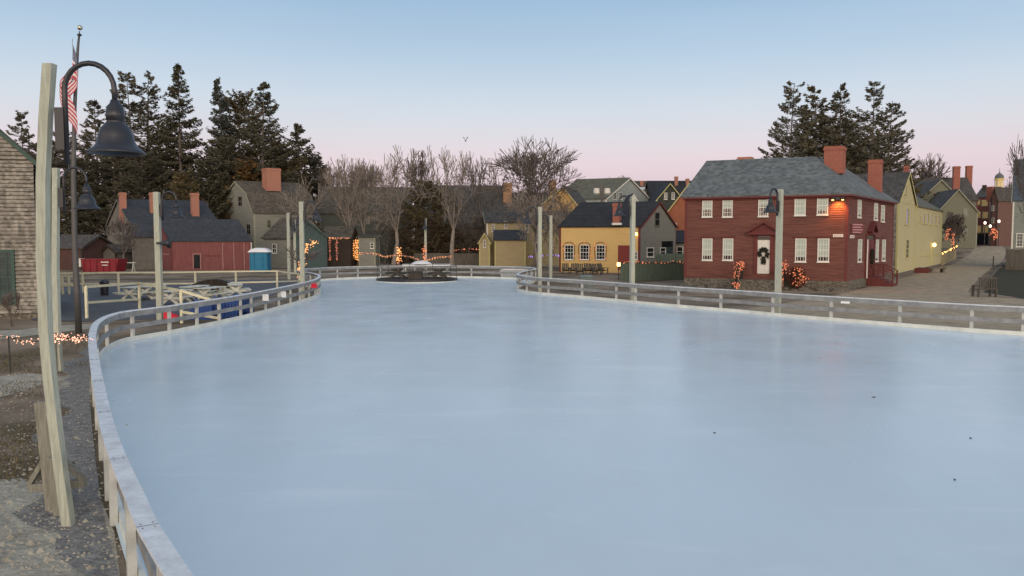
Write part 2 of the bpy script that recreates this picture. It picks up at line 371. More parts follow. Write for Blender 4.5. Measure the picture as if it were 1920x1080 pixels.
# ---------------------------------------------------------------- flat areas around the rink
def offpath(p, a, b):   # outside band along the path
    idx = [i for i, q in enumerate(p)]
    return [p[i] + nrm(p, i) * a for i in idx] + [p[i] + nrm(p, i) * b for i in reversed(idx)]
left = [p for p in path[:int(len(path) * .5)] if p.y < 26 and p.x < 0]
band = []
for i, p in enumerate(left): band.append(left[i] + nrm(left, i) * .1)
for i in range(len(left) - 1, -1, -1): band.append(left[i] + nrm(left, i) * (.75 + .25 * math.sin(i * .7) + .15 * math.sin(i * 1.9)))
sheet('gravel_strip', band, M_gravel, .006)
def px_sheet(name, pix, m, z):
    return sheet(name, [hit(a, b, z) for a, b in pix], m, z)
px_sheet('sand_patch', [(-60, 1200), (-60, 905), (0, 899), (40, 897), (80, 905), (105, 915), (150, 905), (185, 925), (215, 1000), (240, 1200)], M_sand, .002)
px_sheet('gravel_patch', [(-60, 730), (0, 705), (60, 700), (118, 706), (165, 690), (168, 700), (176, 740), (150, 742), (80, 722), (0, 745), (-60, 760)], M_sand, .003)
px_sheet('path', [(-80, 640), (-80, 622), (40, 618), (110, 610), (190, 606), (185, 614), (120, 622), (0, 636)], M_sand, .001)
px_sheet('patio', [(60, 600), (150, 603), (240, 600), (330, 596), (480, 562), (560, 540), (575, 530), (558, 524), (470, 524), (300, 530), (150, 533), (60, 540)], M_pave, .012)
rd = [(1500, 572), (1600, 545), (1655, 532), (1700, 520), (1745, 507), (1800, 487), (1822, 474), (1832, 464.0)]
rr = [(1882, 464.0), (1886, 478), (1862, 500), (1838, 520), (1815, 545), (1822, 556), (1990, 590), (1990, 640), (1500, 600)]
rpts = []
for a, b in rd + rr:
    p = hit(a, b, 0)
    if b < 500: # solve on the rising ground
        d = ray(a, b); t = 40
        while CAMZ + d.z * t > zg(0, d.y * t) and t < 260: t += .25
        p = Vector((d.x * t, d.y * t, 0))
    rpts.append(p)
# road as strips following the terrain
rmb = MB(); L = [rpts[i] for i in range(len(rd))]; RR = list(reversed([rpts[len(rd) + i] for i in range(6)]))
def interp_y(P, y):
    P = sorted(P, key=lambda q: q.y)
    if y <= P[0].y: return P[0].x
    for a, b in zip(P, P[1:]):
        if a.y <= y <= b.y: return a.x + (b.x - a.x) * (y - a.y) / max(1e-6, b.y - a.y)
    a, b = P[-2], P[-1]; return b.x + (b.x - a.x) / max(1e-6, b.y - a.y) * (y - b.y)
yv = [28, 32, 36, 40, 44, 48, 52, 56, 60, 66, 72, 80, 90, 100] + list(range(103, 128, 3)) + [140, 200]
prev = None
lim_l = lambda y: 12 + 0 * y if y < 44 else max(interp_y(L, y), 12)
for y in yv:
    xl = interp_y(L, y) if y > 48 else (interp_y(L, 48) - (48 - y) * .9)
    xr = interp_y(RR, y) if y > 46 else interp_y(RR, 46) + (46 - y) * 1.2
    rmb.v += [(xl, y, zg(0, y) + .006), (xr, y, zg(0, y) + .006)]
for i in range(len(yv) - 1): rmb.f.append((2 * i, 2 * i + 1, 2 * i + 3, 2 * i + 2))
tag(rmb.build('road', M_road), kind='structure')
px_sheet('lawn', [(1850, 530), (1872, 506), (1890, 496), (1990, 496), (2100, 560), (1990, 572), (1900, 556), (1846, 548)], M_lawn, .014)
px_sheet('footpath', [(560, 511), (660, 500.5), (900, 498), (1050, 500), (1050, 490), (900, 489), (640, 492), (560, 500)], M_road, .009)
# stone kerb beside the lawn
kb = MB()
for (a, b), (c, d) in zip([(1846, 532), (1868, 508), (1884, 494)], [(1868, 508), (1884, 494), (1894, 486)]):
    p, q = hit(a, b), hit(c, d); kb.bar(p + Vector((0, 0, .05)), q + Vector((0, 0, .05)), .2, .14)
tag(kb.build('kerb', M_stone), kind='structure')

# ---------------------------------------------------------------- houses
class House:
    def __init__(s, name, label, cat, A, B, dep, zb, ze, zr, ridge='x', wall=None, roof=None, trim=None, side=None, sdir=None, pitch=None,
                 prof=None, oh=.22, found=0, ze2=None, corner=True, peak=None, endroof=True, wallL=None, wallR=None, lap=.028):
        s.lap = lap
        s.A = Vector((A[0], A[1])); B = Vector((B[0], B[1])); s.w = (B - s.A).length; s.u = (B - s.A).normalized()
        s.s = Vector(sdir).normalized() if sdir else Vector((-s.u.y, s.u.x)); s.dep = dep; s.zb = zb; s.ze = ze; s.zr = zr
        s.root = thing(name, label, cat, (s.A.x, s.A.y, zb)); s.wallm = wall; s.trimm = trim or wall
        W, D = s.w, dep
        ze2 = ze2 or ze
        if prof is None:
            m = peak if peak is not None else (D if ridge == 'x' else W) / 2
            prof = [(0, ze), (m, zr), (D if ridge == 'x' else W, ze2)]
        s.prof = prof; s.ridge = ridge
        def zat(t):
            for (a, za), (b, zb_) in zip(prof, prof[1:]):
                if a <= t <= b + 1e-6: return za + (zb_ - za) * (t - a) / max(1e-6, b - a)
            return prof[-1][1]
        def span(z):     # interval of the profile reaching height z
            top = max(p[1] for p in prof); lo = 0; hi = prof[-1][0]
            if z > prof[0][1]:
                for (a, za), (b, zb_) in zip(prof, prof[1:]):
                    if za <= z <= zb_ and zb_ > za: lo = a + (b - a) * (z - za) / (zb_ - za)
            if z > prof[-1][1]:
                for (a, za), (b, zb_) in zip(prof, prof[1:]):
                    if zb_ <= z <= za and za > zb_: hi = a + (b - a) * (za - z) / (za - zb_)
            if z >= top: k = max(prof, key=lambda q: q[1])[0]; lo = hi = k
            return lo, hi
        s.found = found; zf = zb + found
        walls = {'F': ((0, 0), (1, 0), W), 'R': ((W, 0), (0, 1), D), 'B': ((W, D), (-1, 0), W), 'L': ((0, D), (0, -1), D)}
        s.walls = walls
        for key, (o, d, ln) in walls.items():
            mb = MB(); gable = (key in 'LR') if ridge == 'x' else (key in 'FB')
            rev = key in 'LB'
            top = max(p[1] for p in prof) if gable else (ze if key in ('F', 'L') else ze2)
            if ridge == 'y' and key == 'R': top = ze2
            if ridge == 'y' and key == 'L': top = ze
            if ridge == 'x' and key == 'B': top = ze2
            def lohi(z):
                if not gable: return 0, ln
                lo, hi = span(z)
                if rev: lo, hi = ln - hi, ln - lo
                return lo, hi
            step = pitch or 50.0
            zs = [zf]
            while zs[-1] + step < top: zs.append(zs[-1] + step)
            zs.append(top)
            if gable: zs = sorted(set(zs + [p[1] for p in prof if p[1] > zf]))
            off = lap if pitch else 0.0
            for z0, z1 in zip(zs, zs[1:]):
                if z1 - z0 < .004: continue
                a0, b0 = lohi(z0 + 1e-5); a1, b1 = lohi(z1 - 1e-5)
                q = [s.wp(key, a0, z0, off), s.wp(key, b0, z0, off), s.wp(key, b1, z1, 0), s.wp(key, a1, z1, 0)]
                mb.add(q, [(0, 1, 2, 3)])
                if pitch: mb.add([s.wp(key, a0, z0, off), s.wp(key, b0, z0, off), s.wp(key, b0, z0, 0), s.wp(key, a0, z0, 0)], [(3, 2, 1, 0)])
            wm = {'L': wallL, 'R': wallR}.get(key) or (side if (side and key in 'LR') else wall)
            mb.build('wall', wm, s.root)
        if found:
            fb = MB(); e = .03
            c = [s.lp(-e, -e, -.3), s.lp(W + e, -e, -.3), s.lp(W + e, D + e, -.3), s.lp(-e, D + e, -.3)]
            t = [Vector((p.x, p.y, found - .004)) for p in c]; fb.hexa(c, t); fb.build('foundation', M_stone, s.root)
        if endroof:
            rb = MB(); th = .11; ext0 = -oh
            P = list(prof); (a, za), (b, zb_) = P[0], P[1]; sl_ = (zb_ - za) / (b - a); P[0] = (a - oh, za - oh * sl_)
            (a, za), (b, zb_) = P[-1], P[-2]; sl_ = (zb_ - za) / (b - a) if b != a else 0; P[-1] = (a + oh, za + oh * sl_)
            lim = W if ridge == 'x' else D
            for (a, za), (b, zb_) in zip(P, P[1:]):
                def c4(t, z):
                    return (s.lp(-oh, t, z - zb), s.lp(lim + oh, t, z - zb)) if ridge == 'x' else (s.lp(t, -oh, z - zb), s.lp(t, lim + oh, z - zb))
                a0, a1 = c4(a, za + .004); b0, b1 = c4(b, zb_ + .004); up_ = Vector((0, 0, th))
                if ridge == 'x': rb.hexa([a0, a1, b1, b0], [a0 + up_, a1 + up_, b1 + up_, b0 + up_])
                else: rb.hexa([a0, b0, b1, a1], [a0 + up_, b0 + up_, b1 + up_, a1 + up_])
            s.roof = rb.build('roof', roof, s.root)
            if trim:
                for e in ((-oh - .03, lim + oh + .03)):
                    tb = MB()
                    for (a, za), (b, zb_) in zip(P, P[1:]):
                        f = (lambda t, z, e=e: s.lp(e, t, z - zb)) if ridge == 'x' else (lambda t, z, e=e: s.lp(t, e, z - zb))
                        dd = .03 if e > 0 else -.03
                        g_ = (lambda t, z, e=e, dd=dd: s.lp(e + dd, t, z - zb)) if ridge == 'x' else (lambda t, z, e=e, dd=dd: s.lp(t, e + dd, z - zb))
                        tb.hexa([f(a, za - .16), f(b, zb_ - .16), f(b, zb_ + .05), f(a, za + .05)], [g_(a, za - .16), g_(b, zb_ - .16), g_(b, zb_ + .05), g_(a, za + .05)])
                    tb.build('rake_trim', trim, s.root)
        if corner and trim:
            for a, b in ((0, 0), (W, 0), (W, D), (0, D)):
                cb = MB()
                e = .05; a0 = a - e if a == 0 else a - .11; a1 = a + .11 if a == 0 else a + e; b0 = b - e if b == 0 else b - .11; b1 = b + .11 if b == 0 else b + e
                zt = (zat(b) if ridge == 'x' else zat(a)) - zb - .02
                cc = [s.lp(a0, b0, found), s.lp(a1, b0, found), s.lp(a1, b1, found), s.lp(a0, b1, found)]
                cb.hexa(cc, [Vector((p.x, p.y, zt)) for p in cc])
                cb.build('corner_board', trim, s.root)
    def lp(s, a, b, z):
        q = s.u * a + s.s * b; return Vector((q.x, q.y, z))
    def wp(s, key, a, z, off):
        o, d, ln = s.walls[key]
        oo = s.lp(o[0], o[1], 0); dv = s.lp(d[0], d[1], 0).normalized(); n = Vector((dv.y, -dv.x, 0))
        p = oo + dv * a + n * off; return Vector((p.x, p.y, z - s.zb))
    def uv(s, key, px, py):
        o, d, ln = s.walls[key]; oo = s.lp(o[0], o[1], 0) + Vector((s.A.x, s.A.y, 0)); dv = s.lp(d[0], d[1], 0).normalized(); n = Vector((dv.y, -dv.x, 0))
        rd_ = ray(px, py); t = (oo - Vector((0, 0, CAMZ))).dot(n) / rd_.dot(n); P = Vector((0, 0, CAMZ)) + rd_ * t
        return (P - oo).dot(dv), P.z
    def wbox(s, mb, key, a0, a1, z0, z1, n0, n1):
        mb.hexa([s.wp(key, a0, z0, n0), s.wp(key, a1, z0, n0), s.wp(key, a1, z0, n1), s.wp(key, a0, z0, n1)],
                [s.wp(key, a0, z1, n0), s.wp(key, a1, z1, n0), s.wp(key, a1, z1, n1), s.wp(key, a0, z1, n1)])
    def rect(s, key, x0, y0, x1, y1):
        a, z1 = s.uv(key, x0, (y0 + y1) / 2)[0], None
        b = s.uv(key, x1, (y0 + y1) / 2)[0]; xm = (x0 + x1) / 2
        return min(a, b), max(a, b), s.uv(key, xm, y1)[1], s.uv(key, xm, y0)[1]
    def window(s, key, x0, y0, x1, y1, frame=None, glass=None, cols=2, rows=4, blind=0, hood=None, fw=.07, label=None):
        if s.lap > .05: return s._window(key, x0, y0, x1, y1, frame, glass, cols, rows, fw)
        a0, a1, z0, z1 = s.rect(key, x0, y0, x1, y1); frame = frame or M_white; fb = MB(); o = .035
        s.wbox(fb, key, a0, a0 + fw, z0, z1, .0, o + .05); s.wbox(fb, key, a1 - fw, a1, z0, z1, .0, o + .05)
        s.wbox(fb, key, a0 + fw, a1 - fw, z0, z0 + fw, .0, o + .05); s.wbox(fb, key, a0 + fw, a1 - fw, z1 - fw, z1, .0, o + .05)
        zm = (z0 + z1) / 2; s.wbox(fb, key, a0 + fw, a1 - fw, zm - .025, zm + .025, .0, o + .03)
        for i in range(1, cols): q = a0 + (a1 - a0) * i / cols; s.wbox(fb, key, q - .014, q + .014, z0 + fw, z1 - fw, .02, o + .022)
        for i in range(1, rows):
            if abs(i - rows / 2) < .1: continue
            q = z0 + (z1 - z0) * i / rows; s.wbox(fb, key, a0 + fw, a1 - fw, q - .014, q + .014, .02, o + .019)
        w_ = fb.build('window', frame, s.root)
        gb = MB(); s.wbox(gb, key, a0 + fw * .5, a1 - fw * .5, z0 + fw * .5, z1 - fw * .5, .0, o + .004); gb.build('pane', glass or M_glass, w_)
        if blind:
            bb = MB(); zb_ = z1 - fw - (z1 - z0 - 2 * fw) * blind; s.wbox(bb, key, a0 + fw, a1 - fw, zb_, z1 - fw, .02, o + .012); bb.build('blind', M_blind, w_)
        sb = MB(); s.wbox(sb, key, a0 - .04, a1 + .04, z0 - .06, z0, .0, o + .09); sb.build('sill', frame, w_)
        if hood:
            hb = MB(); s.wbox(hb, key, a0 - .12, a1 + .12, z1 + .05, z1 + .13, .0, .16); s.wbox(hb, key, a0 - .03, a1 + .03, z1, z1 + .05, .0, .1); hb.build('hood', hood, w_)
        if label: w_['label'] = label
        return w_
    def _window(s, key, x0, y0, x1, y1, frame, glass, cols, rows, fw):
        a0, a1, z0, z1 = s.rect(key, x0, y0, x1, y1); q = s.lap + .01; fb = MB()
        s.wbox(fb, key, a0, a0 + fw, z0, z1, 0, q + .05); s.wbox(fb, key, a1 - fw, a1, z0, z1, 0, q + .05); s.wbox(fb, key, a0 + fw, a1 - fw, z0, z0 + fw, 0, q + .05); s.wbox(fb, key, a0 + fw, a1 - fw, z1 - fw, z1, 0, q + .05)
        for i in range(1, cols): c = a0 + (a1 - a0) * i / cols; s.wbox(fb, key, c - .014, c + .014, z0 + fw, z1 - fw, 0, q + .03)
        for i in range(1, rows): c = z0 + (z1 - z0) * i / rows; g = .03 if i == rows // 2 else .014; s.wbox(fb, key, a0 + fw, a1 - fw, c - g, c + g, 0, q + .026)
        w_ = fb.build('window', frame, s.root); gb = MB(); s.wbox(gb, key, a0 + fw * .5, a1 - fw * .5, z0 + fw * .5, z1 - fw * .5, 0, q); gb.build('pane', glass, w_)
        return w_
    def panel(s, name, key, x0, y0, x1, y1, m, n0=0, n1=.06, parent=None, label=None):
        a0, a1, z0, z1 = s.rect(key, x0, y0, x1, y1); mb = MB(); s.wbox(mb, key, a0, a1, z0, z1, n0, n1); o = mb.build(name, m, parent or s.root)
        if label: o['label'] = label
        return o
    def chimney(s, x0, x1, ytop, Y, m, bottom=None, dp=None):
        p = at((x0 + x1) / 2, ytop, Y); wd = (x1 - x0) * Y / F / 2; dd = dp or wd * .8; z1 = p.z - s.zb; zb_ = (bottom if bottom is not None else s.ze - .2) - s.zb
        c = Vector((p.x - s.A.x, p.y - s.A.y, 0)); U = Vector((s.u.x, s.u.y, 0)); S = Vector((s.s.x, s.s.y, 0)); mb = MB()
        def bx(e, z0, z1_):
            q = [c - U * (wd + e) - S * (dd + e), c + U * (wd + e) - S * (dd + e), c + U * (wd + e) + S * (dd + e), c - U * (wd + e) + S * (dd + e)]
            mb.hexa([Vector((k.x, k.y, z0)) for k in q], [Vector((k.x, k.y, z1_)) for k in q])
        bx(0, zb_, z1 - .28); bx(.05, z1 - .279, z1 - .12); bx(.0, z1 - .119, z1)
        return mb.build('chimney', m, s.roof)
def pt(px, Y): return (gx(px, Y), Y)

# --- red house on the corner
YA, YB = 57.0, 52.4
A = pt(1285, YA); B = pt(1588.5, YB)
RED = House('red_clapboard_house', 'large two storey dark red clapboard house on the road corner', 'house', A, B, 16.1, 0, 6.43, 6.43 + .01, 'x', M_red, M_slate, M_redtrim,
            sdir=(.573, .819), pitch=.15, found=.62, lap=.045, endroof=False, prof=[(0, 6.43), (8, 6.44), (16.1, 6.43)])
rw = RED.w; zr = 9.15; oh = .3
rb = MB(); E = 6.38; th = .1
def rl(a, b, z): return RED.lp(a, b, z)
D_ = 16.1; ra = rw - 3.3; rby = 4.6
faces = [[(-oh, -oh, E - .1), (rw + oh, -oh, E - .1), (ra, rby, zr), (-oh, rby, zr)],
         [(rw + oh, -oh, E - .1), (rw + oh, D_ + oh, E - .1), (ra, D_ - 4.4, zr), (ra, rby, zr)],
         [(rw + oh, D_ + oh, E - .1), (rw - 7, D_ + oh, E - .1), (ra, D_ - 4.4, zr)],
         [(rw - 7, D_ + oh, E - .1), (rw - 7, 9.3, E - .1), (ra, rby, zr), (ra, D_ - 4.4, zr)],
         [(-oh, 9.4, E - .1), (-oh, rby, zr), (ra, rby, zr), (rw - 7, 9.3, E - .1)]]
for f in faces:
    b = [rl(*p) for p in f]; rb.hexa(b, [p + Vector((0, 0, th)) for p in b])
RED.roof = rb.build('roof', M_slate, RED.root)
gm = MB(); gm.add([RED.wp('L', D_ - 0, 6.42, .0), RED.wp('L', D_ - rby, zr, 0), RED.wp('L', D_ - 9.3, 6.42, 0)], [(0, 1, 2)]); gm.build('wall', M_red, RED.root)
ct = MB()
for key, ln in (('F', rw), ('R', D_)):
    RED.wbox(ct, key, -.1, ln + .1, 6.05, 6.28, 0, .09)
RED.wbox(ct, 'F', -.2, rw + .25, 6.17, 6.275, .093, .3); RED.wbox(ct, 'R', -.25, D_ + .2, 6.17, 6.272, .093, .3)
ct.build('cornice', M_redtrim, RED.root)
RED.chimney(1550, 1582, 275, 57.5, M_brick, 8.0); RED.chimney(1631, 1653, 300, 64, M_brick, 6.3)
RED.chimney(1386, 1410, 295, 60.5, M_brick2, 8.2)
for (x0, x1, y0, y1, bl) in [(1317, 1336, 375, 407, .6), (1355, 1374, 373, 407, .55), (1422, 1441, 371, 406, .4), (1490, 1511, 369, 404, 1.0), (1532, 1553, 368, 403, .75)]:
    RED.window('F', x0, y0, x1, y1, blind=bl, cols=4, rows=4)
for (x0, x1, y0, y1) in [(1317, 1336, 447, 488), (1355.5, 1375, 447, 488), (1491, 1512, 447, 491), (1533, 1555, 447, 491)]:
    RED.window('F', x0, y0, x1, y1, blind=.82, cols=4, rows=4, hood=M_redtrim)
for (x0, x1, y0, y1) in [(1607, 1613, 373, 408), (1638, 1644, 381, 413), (1651, 1657, 385, 416)]:
    RED.window('R', x0, y0, x1, y1, blind=.9, cols=1, rows=4)
for (x0, x1, y0, y1) in [(1607.5, 1614, 448, 491), (1639.5, 1645.5, 449, 490), (1653, 1658.5, 449, 489)]:
    RED.window('R', x0, y0, x1, y1, blind=.9, cols=1, rows=4, hood=M_redtrim)
# front door with pediment
def doorway(H, key, x0, y0, x1, y1, dm, ped=True, pw=.5, wreath=True):
    a0, a1, z0, z1 = H.rect(key, x0, y0, x1, y1); d = MB(); H.wbox(d, key, a0, a1, z0, z1, 0, .06)
    for (pa, pb, pz0, pz1) in ((.12, .46, .1, .45), (.54, .88, .1, .45), (.12, .46, .55, .92), (.54, .88, .55, .92)):
        H.wbox(d, key, a0 + (a1 - a0) * pa, a0 + (a1 - a0) * pb, z0 + (z1 - z0) * pz0, z0 + (z1 - z0) * pz1, .061, .075)
    do = d.build('door', dm, H.root)
    k = MB(); c = H.wp(key, a1 - .1, z0 + (z1 - z0) * .45, .1); k.lathe([(0, -.04), (.035, -.02), (.035, .02), (0, .04)], c, 8); k.build('handle', M_black, do)
    s_ = MB(); H.wbox(s_, key, a0 - .22, a0, z0, z1 + .35, 0, .12); H.wbox(s_, key, a1, a1 + .22, z0, z1 + .35, 0, .12)
    H.wbox(s_, key, a0, a1, z1 + .28, z1 + .352, 0, .12)
    su = s_.build('door_surround', M_redtrim, H.root)
    t_ = MB(); H.wbox(t_, key, a0, a1, z1 + .0, z1 + .28, 0, .04); t_.build('transom', M_glass, su)
    if ped:
        m = (a0 + a1) / 2; p_ = MB(); q = z1 + .36
        H.wbox(p_, key, m - pw - .5, m + pw + .5, q, q + .14, 0, .4)
        for sgn in (-1, 1):
            b_ = [H.wp(key, m + sgn * (pw + .55), q + .141, 0), H.wp(key, m, q + .8, 0), H.wp(key, m, q + .92, 0), H.wp(key, m + sgn * (pw + .7), q + .20, 0)]
            t2 = [H.wp(key, m + sgn * (pw + .55), q + .141, .4), H.wp(key, m, q + .8, .4), H.wp(key, m, q + .92, .4), H.wp(key, m + sgn * (pw + .7), q + .20, .4)]
            p_.hexa(b_, t2)
        p_.add([H.wp(key, m - pw - .5, q + .14, .15), H.wp(key, m + pw + .5, q + .14, .15), H.wp(key, m, q + .8, .15)], [(0, 1, 2)])
        p_.build('pediment', M_redtrim, H.root)
    return a0, a1, z0, z1
a0, a1, z0, z1 = doorway(RED, 'F', 1420.5, 450, 1443.5, 513, M_white)
def wreath(c, n, r, label):
    rng = random.Random(int(r * 100)); mb = MB(); t = Vector((-n.y, n.x, 0))
    for i in range(300):
        an = rng.random() * 6.283; rr_ = r * (.45 + .6 * rng.random()); p = c + t * rr_ * math.cos(an) * .8 + Vector((0, 0, rr_ * math.sin(an))) + n * rng.uniform(-.01, .06)
        if math.sin(an) < -.6: p.z -= rng.random() * r * .9; p -= t * (p - c).dot(t) * .4
        d = Vector((rng.uniform(-1, 1), rng.uniform(-1, 1), rng.uniform(-1, 1))).normalized(); mb.bar(p - d * .06, p + d * .06, .045)
    mb.shift(c); o = mb.build('wreath', M_leafy); o.location = c; tag(o, label, 'wreath')
nF = Vector((RED.u.y, -RED.u.x, 0)); dF = RED.wp('F', (a0 + a1) / 2, (z0 + z1) / 2 + .2, .14) + Vector((RED.A.x, RED.A.y, 0))
wreath(dF, nF, .42, 'dark teardrop wreath hanging on the white front door of the red house')
b0, b1, y0_, y1_ = doorway(RED, 'R', 1622, 449, 1637, 520, M_redtrim, True, .45)
db = MB(); RED.wbox(db, 'R', b0 - .05, b0 + .25, y0_, y1_, .121, .15); db.build('door_casing', M_white, RED.root)
nR = Vector((RED.s.y, -RED.s.x, 0)); dR = RED.wp('R', (b0 + b1) / 2 + .15, (y0_ + y1_) / 2 + .2, .16) + Vector((RED.A.x, RED.A.y, 0))
wreath(dR, nR, .46, 'dark wreath on the side door of the red house facing the road')
# signs on the red house
def sign(H, key, x0, y0, x1, y1, m, label, lines=0, lm=None, off=.05):
    a0, a1, z0, z1 = H.rect(key, x0, y0, x1, y1); mb = MB(); H.wbox(mb, key, a0, a1, z0, z1, off, off + .04)
    base = H.wp(key, (a0 + a1) / 2, z0, off) + Vector((H.A.x, H.A.y, H.zb)); t = thing('wall_sign', label, 'sign', base)
    mb.v = [tuple(Vector(v) + Vector((H.A.x, H.A.y, H.zb)) - base) for v in mb.v]; mb.build('board', m, t)
    if lines:
        lb = MB(); rng = random.Random(3)
        for i in range(lines):
            zc = z1 - (z1 - z0) * (i + .5) / lines; hh = (z1 - z0) / lines * .22; q = a0 + (a1 - a0) * .1
            end = a1 - (a1 - a0) * (.1 + (.12 if i % 2 else 0))
            while q < end:
                wdt = rng.uniform(.05, .13); H.wbox(lb, key, q, min(end, q + wdt), zc - hh, zc + hh, off + .041, off + .047); q += wdt + .03
        lb.v = [tuple(Vector(v) + Vector((H.A.x, H.A.y, H.zb)) - base) for v in lb.v]; lb.build('lettering', lm, t)
sign(RED, 'R', 1594, 419, 1617, 438, M_signred, 'maroon sign with four lines of pale lettering on the side wall of the red house', 4, M_signpink)
sign(RED, 'F', 1562, 439, 1581, 444.5, M_white, 'long white street name plate on the front of the red house near its corner', 1, M_signpink)
sign(RED, 'R', 1592, 441, 1599.5, 446.5, M_white, 'short white street name plate just round the corner of the red house', 1, M_signpink)
# twin spot lamps under the eave
sp = RED.wp('F', rw - .62, 6.0, .3) + Vector((RED.A.x, RED.A.y, 0))
t = thing('flood_light', 'pair of lit orange flood lights under the eave at the red house corner', 'lamp', sp, math.atan2(RED.u.y, RED.u.x))
mb = MB(); mb.box(-.12, .12, -.05, .2, -.06, .06); mb.build('bracket', M_black, t)
for q, dx in enumerate((-.3, .3)):
    mb = MB(); mb.lathe([(.03, .12), (.09, .08), (.12, -.06)], (dx, 0, 0), 12); c = mb.build('shade', M_black, t)
    mb = MB(); mb.lathe([(0, .02), (.085, .0), (.08, -.06), (0, -.09)], (dx, 0, -.02), 12); mb.build('bulb', M_lit, t)
mb = MB(); mb.bar((-.3, 0, .1), (.3, 0, .1), .04); mb.build('arm', M_black, t)
pl = bpy.data.lights.new('flood_light_glow', 'SPOT'); pl.energy = 210; pl.color = (1, .30, .05); pl.spot_size = R(115); pl.spot_blend = .8; pl.shadow_soft_size = .1
po = bpy.data.objects.new('flood_light_glow', pl); col.objects.link(po); po.parent = t; po.location = (.05, -.15, -.15); po.rotation_euler = (R(32), 0, 0)

# --- front steps with lit garland railings
def garland(name, label, pts, n, spread, m=M_bulbp, cable=M_leafy, size=.035, group=None, cr_=.03, seed=1):
    rng = random.Random(seed); base = Vector(pts[0]); base.z = 0 if pts[0][2] < 3 else pts[0][2]
    t = thing(name, label, 'string lights', base, 0, group); P = catmull([Vector(p) for p in pts], .25)
    cb = MB(); cb.tube(P, cr_, 5); cb.shift(base); cb.build('cable', cable, t); bb = MB()
    for i in range(n):
        p = P[int(rng.random() * (len(P) - 1))] + Vector((rng.gauss(0, spread), rng.gauss(0, spread), rng.gauss(0, spread)))
        s_ = size * rng.uniform(.7, 1.3); bb.add([p + Vector(v) * s_ for v in ((1, 0, 0), (-1, 0, 0), (0, 1, 0), (0, -1, 0), (0, 0, 1), (0, 0, -1))], [(0, 2, 4), (2, 1, 4), (1, 3, 4), (3, 0, 4), (2, 0, 5), (1, 2, 5), (3, 1, 5), (0, 3, 5)])
    bb.shift(base); tag(bb.build('bulbs', m, t), kind='stuff'); return t
def onwall(H, key, px, py, off):
    a, z = H.uv(key, px, py); return H.wp(key, a, z, off) + Vector((H.A.x, H.A.y, H.zb))
def stair(H, key, acen, ztop, n, wdt, m, name, label, railm, side_out=1.2):
    base = H.wp(key, acen, 0, 0) + Vector((H.A.x, H.A.y, 0)); t = thing(name, label, 'steps', base)
    def loc(a, z, off): return H.wp(key, acen + a, z, off) + Vector((H.A.x, H.A.y, H.zb)) - base
    def bx(mb, a0, a1, z0, z1, n0, n1): mb.hexa([loc(a0, z0, n0), loc(a1, z0, n0), loc(a1, z0, n1), loc(a0, z0, n1)], [loc(a0, z1, n0), loc(a1, z1, n0), loc(a1, z1, n1), loc(a0, z1, n1)])
    h = ztop / n; mb = MB(); bx(mb, -wdt / 2, wdt / 2, -.2, ztop, .05, side_out); mb.build('landing', m, t)
    for i in range(1, n):
        mb = MB(); bx(mb, -wdt / 2, wdt / 2, -.2, ztop - h * i, side_out + (i - 1) * .3, side_out + i * .3); mb.build('step', m, t)
    for sg in (-1, 1):
        mb = MB(); a = sg * (wdt / 2 - .06)
        for off, zt in ((.15, ztop), (side_out - .08, ztop), (side_out + (n - 1) * .3 - .05, h)):
            bx(mb, a - .05, a + .05, zt - .1, zt + .95, off - .05, off + .05)
        mb.bar(loc(a, ztop + .9, .15), loc(a, ztop + .9, side_out), .06, .06); mb.bar(loc(a, ztop + .9, side_out), loc(a, h + .9, side_out + (n - 1) * .3), .06, .06)
        mb.bar(loc(a, ztop + .45, .15), loc(a, ztop + .45, side_out), .04, .04); mb.bar(loc(a, ztop + .45, side_out), loc(a, h + .45, side_out + (n - 1) * .3), .04, .04)
        for q in range(7): zc = ztop; bx(mb, a - .015, a + .015, zc, zc + .9, .25 + q * .13, .28 + q * .13)
        mb.build('railing', railm, t)
    return t, lambda a, z, off: loc(a, z, off) + base
am = (a0 + a1) / 2
st, L1 = stair(RED, 'F', am, .62, 4, 2.9, M_stone, 'front_steps', 'stone front steps of the red house with railings wound in lights', M_dkwood)
k = 0
for sg, nm in ((-1, 'left'), (1, 'right')):
    a = sg * 1.4
    garland('lit_garland', f'garland of orange lights wound on the {nm} front step railing of the red house', [L1(a, .3, 2.3), L1(a, 1.1, 2.1), L1(a, 1.35, 1.7), L1(a, 1.62, 1.2), L1(a, 1.6, .7), L1(a, 1.6, .2)], 170, .12, M_bulbdim, M_leafy, .03, None, .10, 5 + k); k += 1
bush = L1(2.3, 0, 1.0)
# side steps
stair(RED, 'R', (b0 + b1) / 2, .62, 4, 1.9, M_redtrim, 'side_steps', 'dark red wooden side steps with railing on the road side of the red house', M_redtrim, .9)

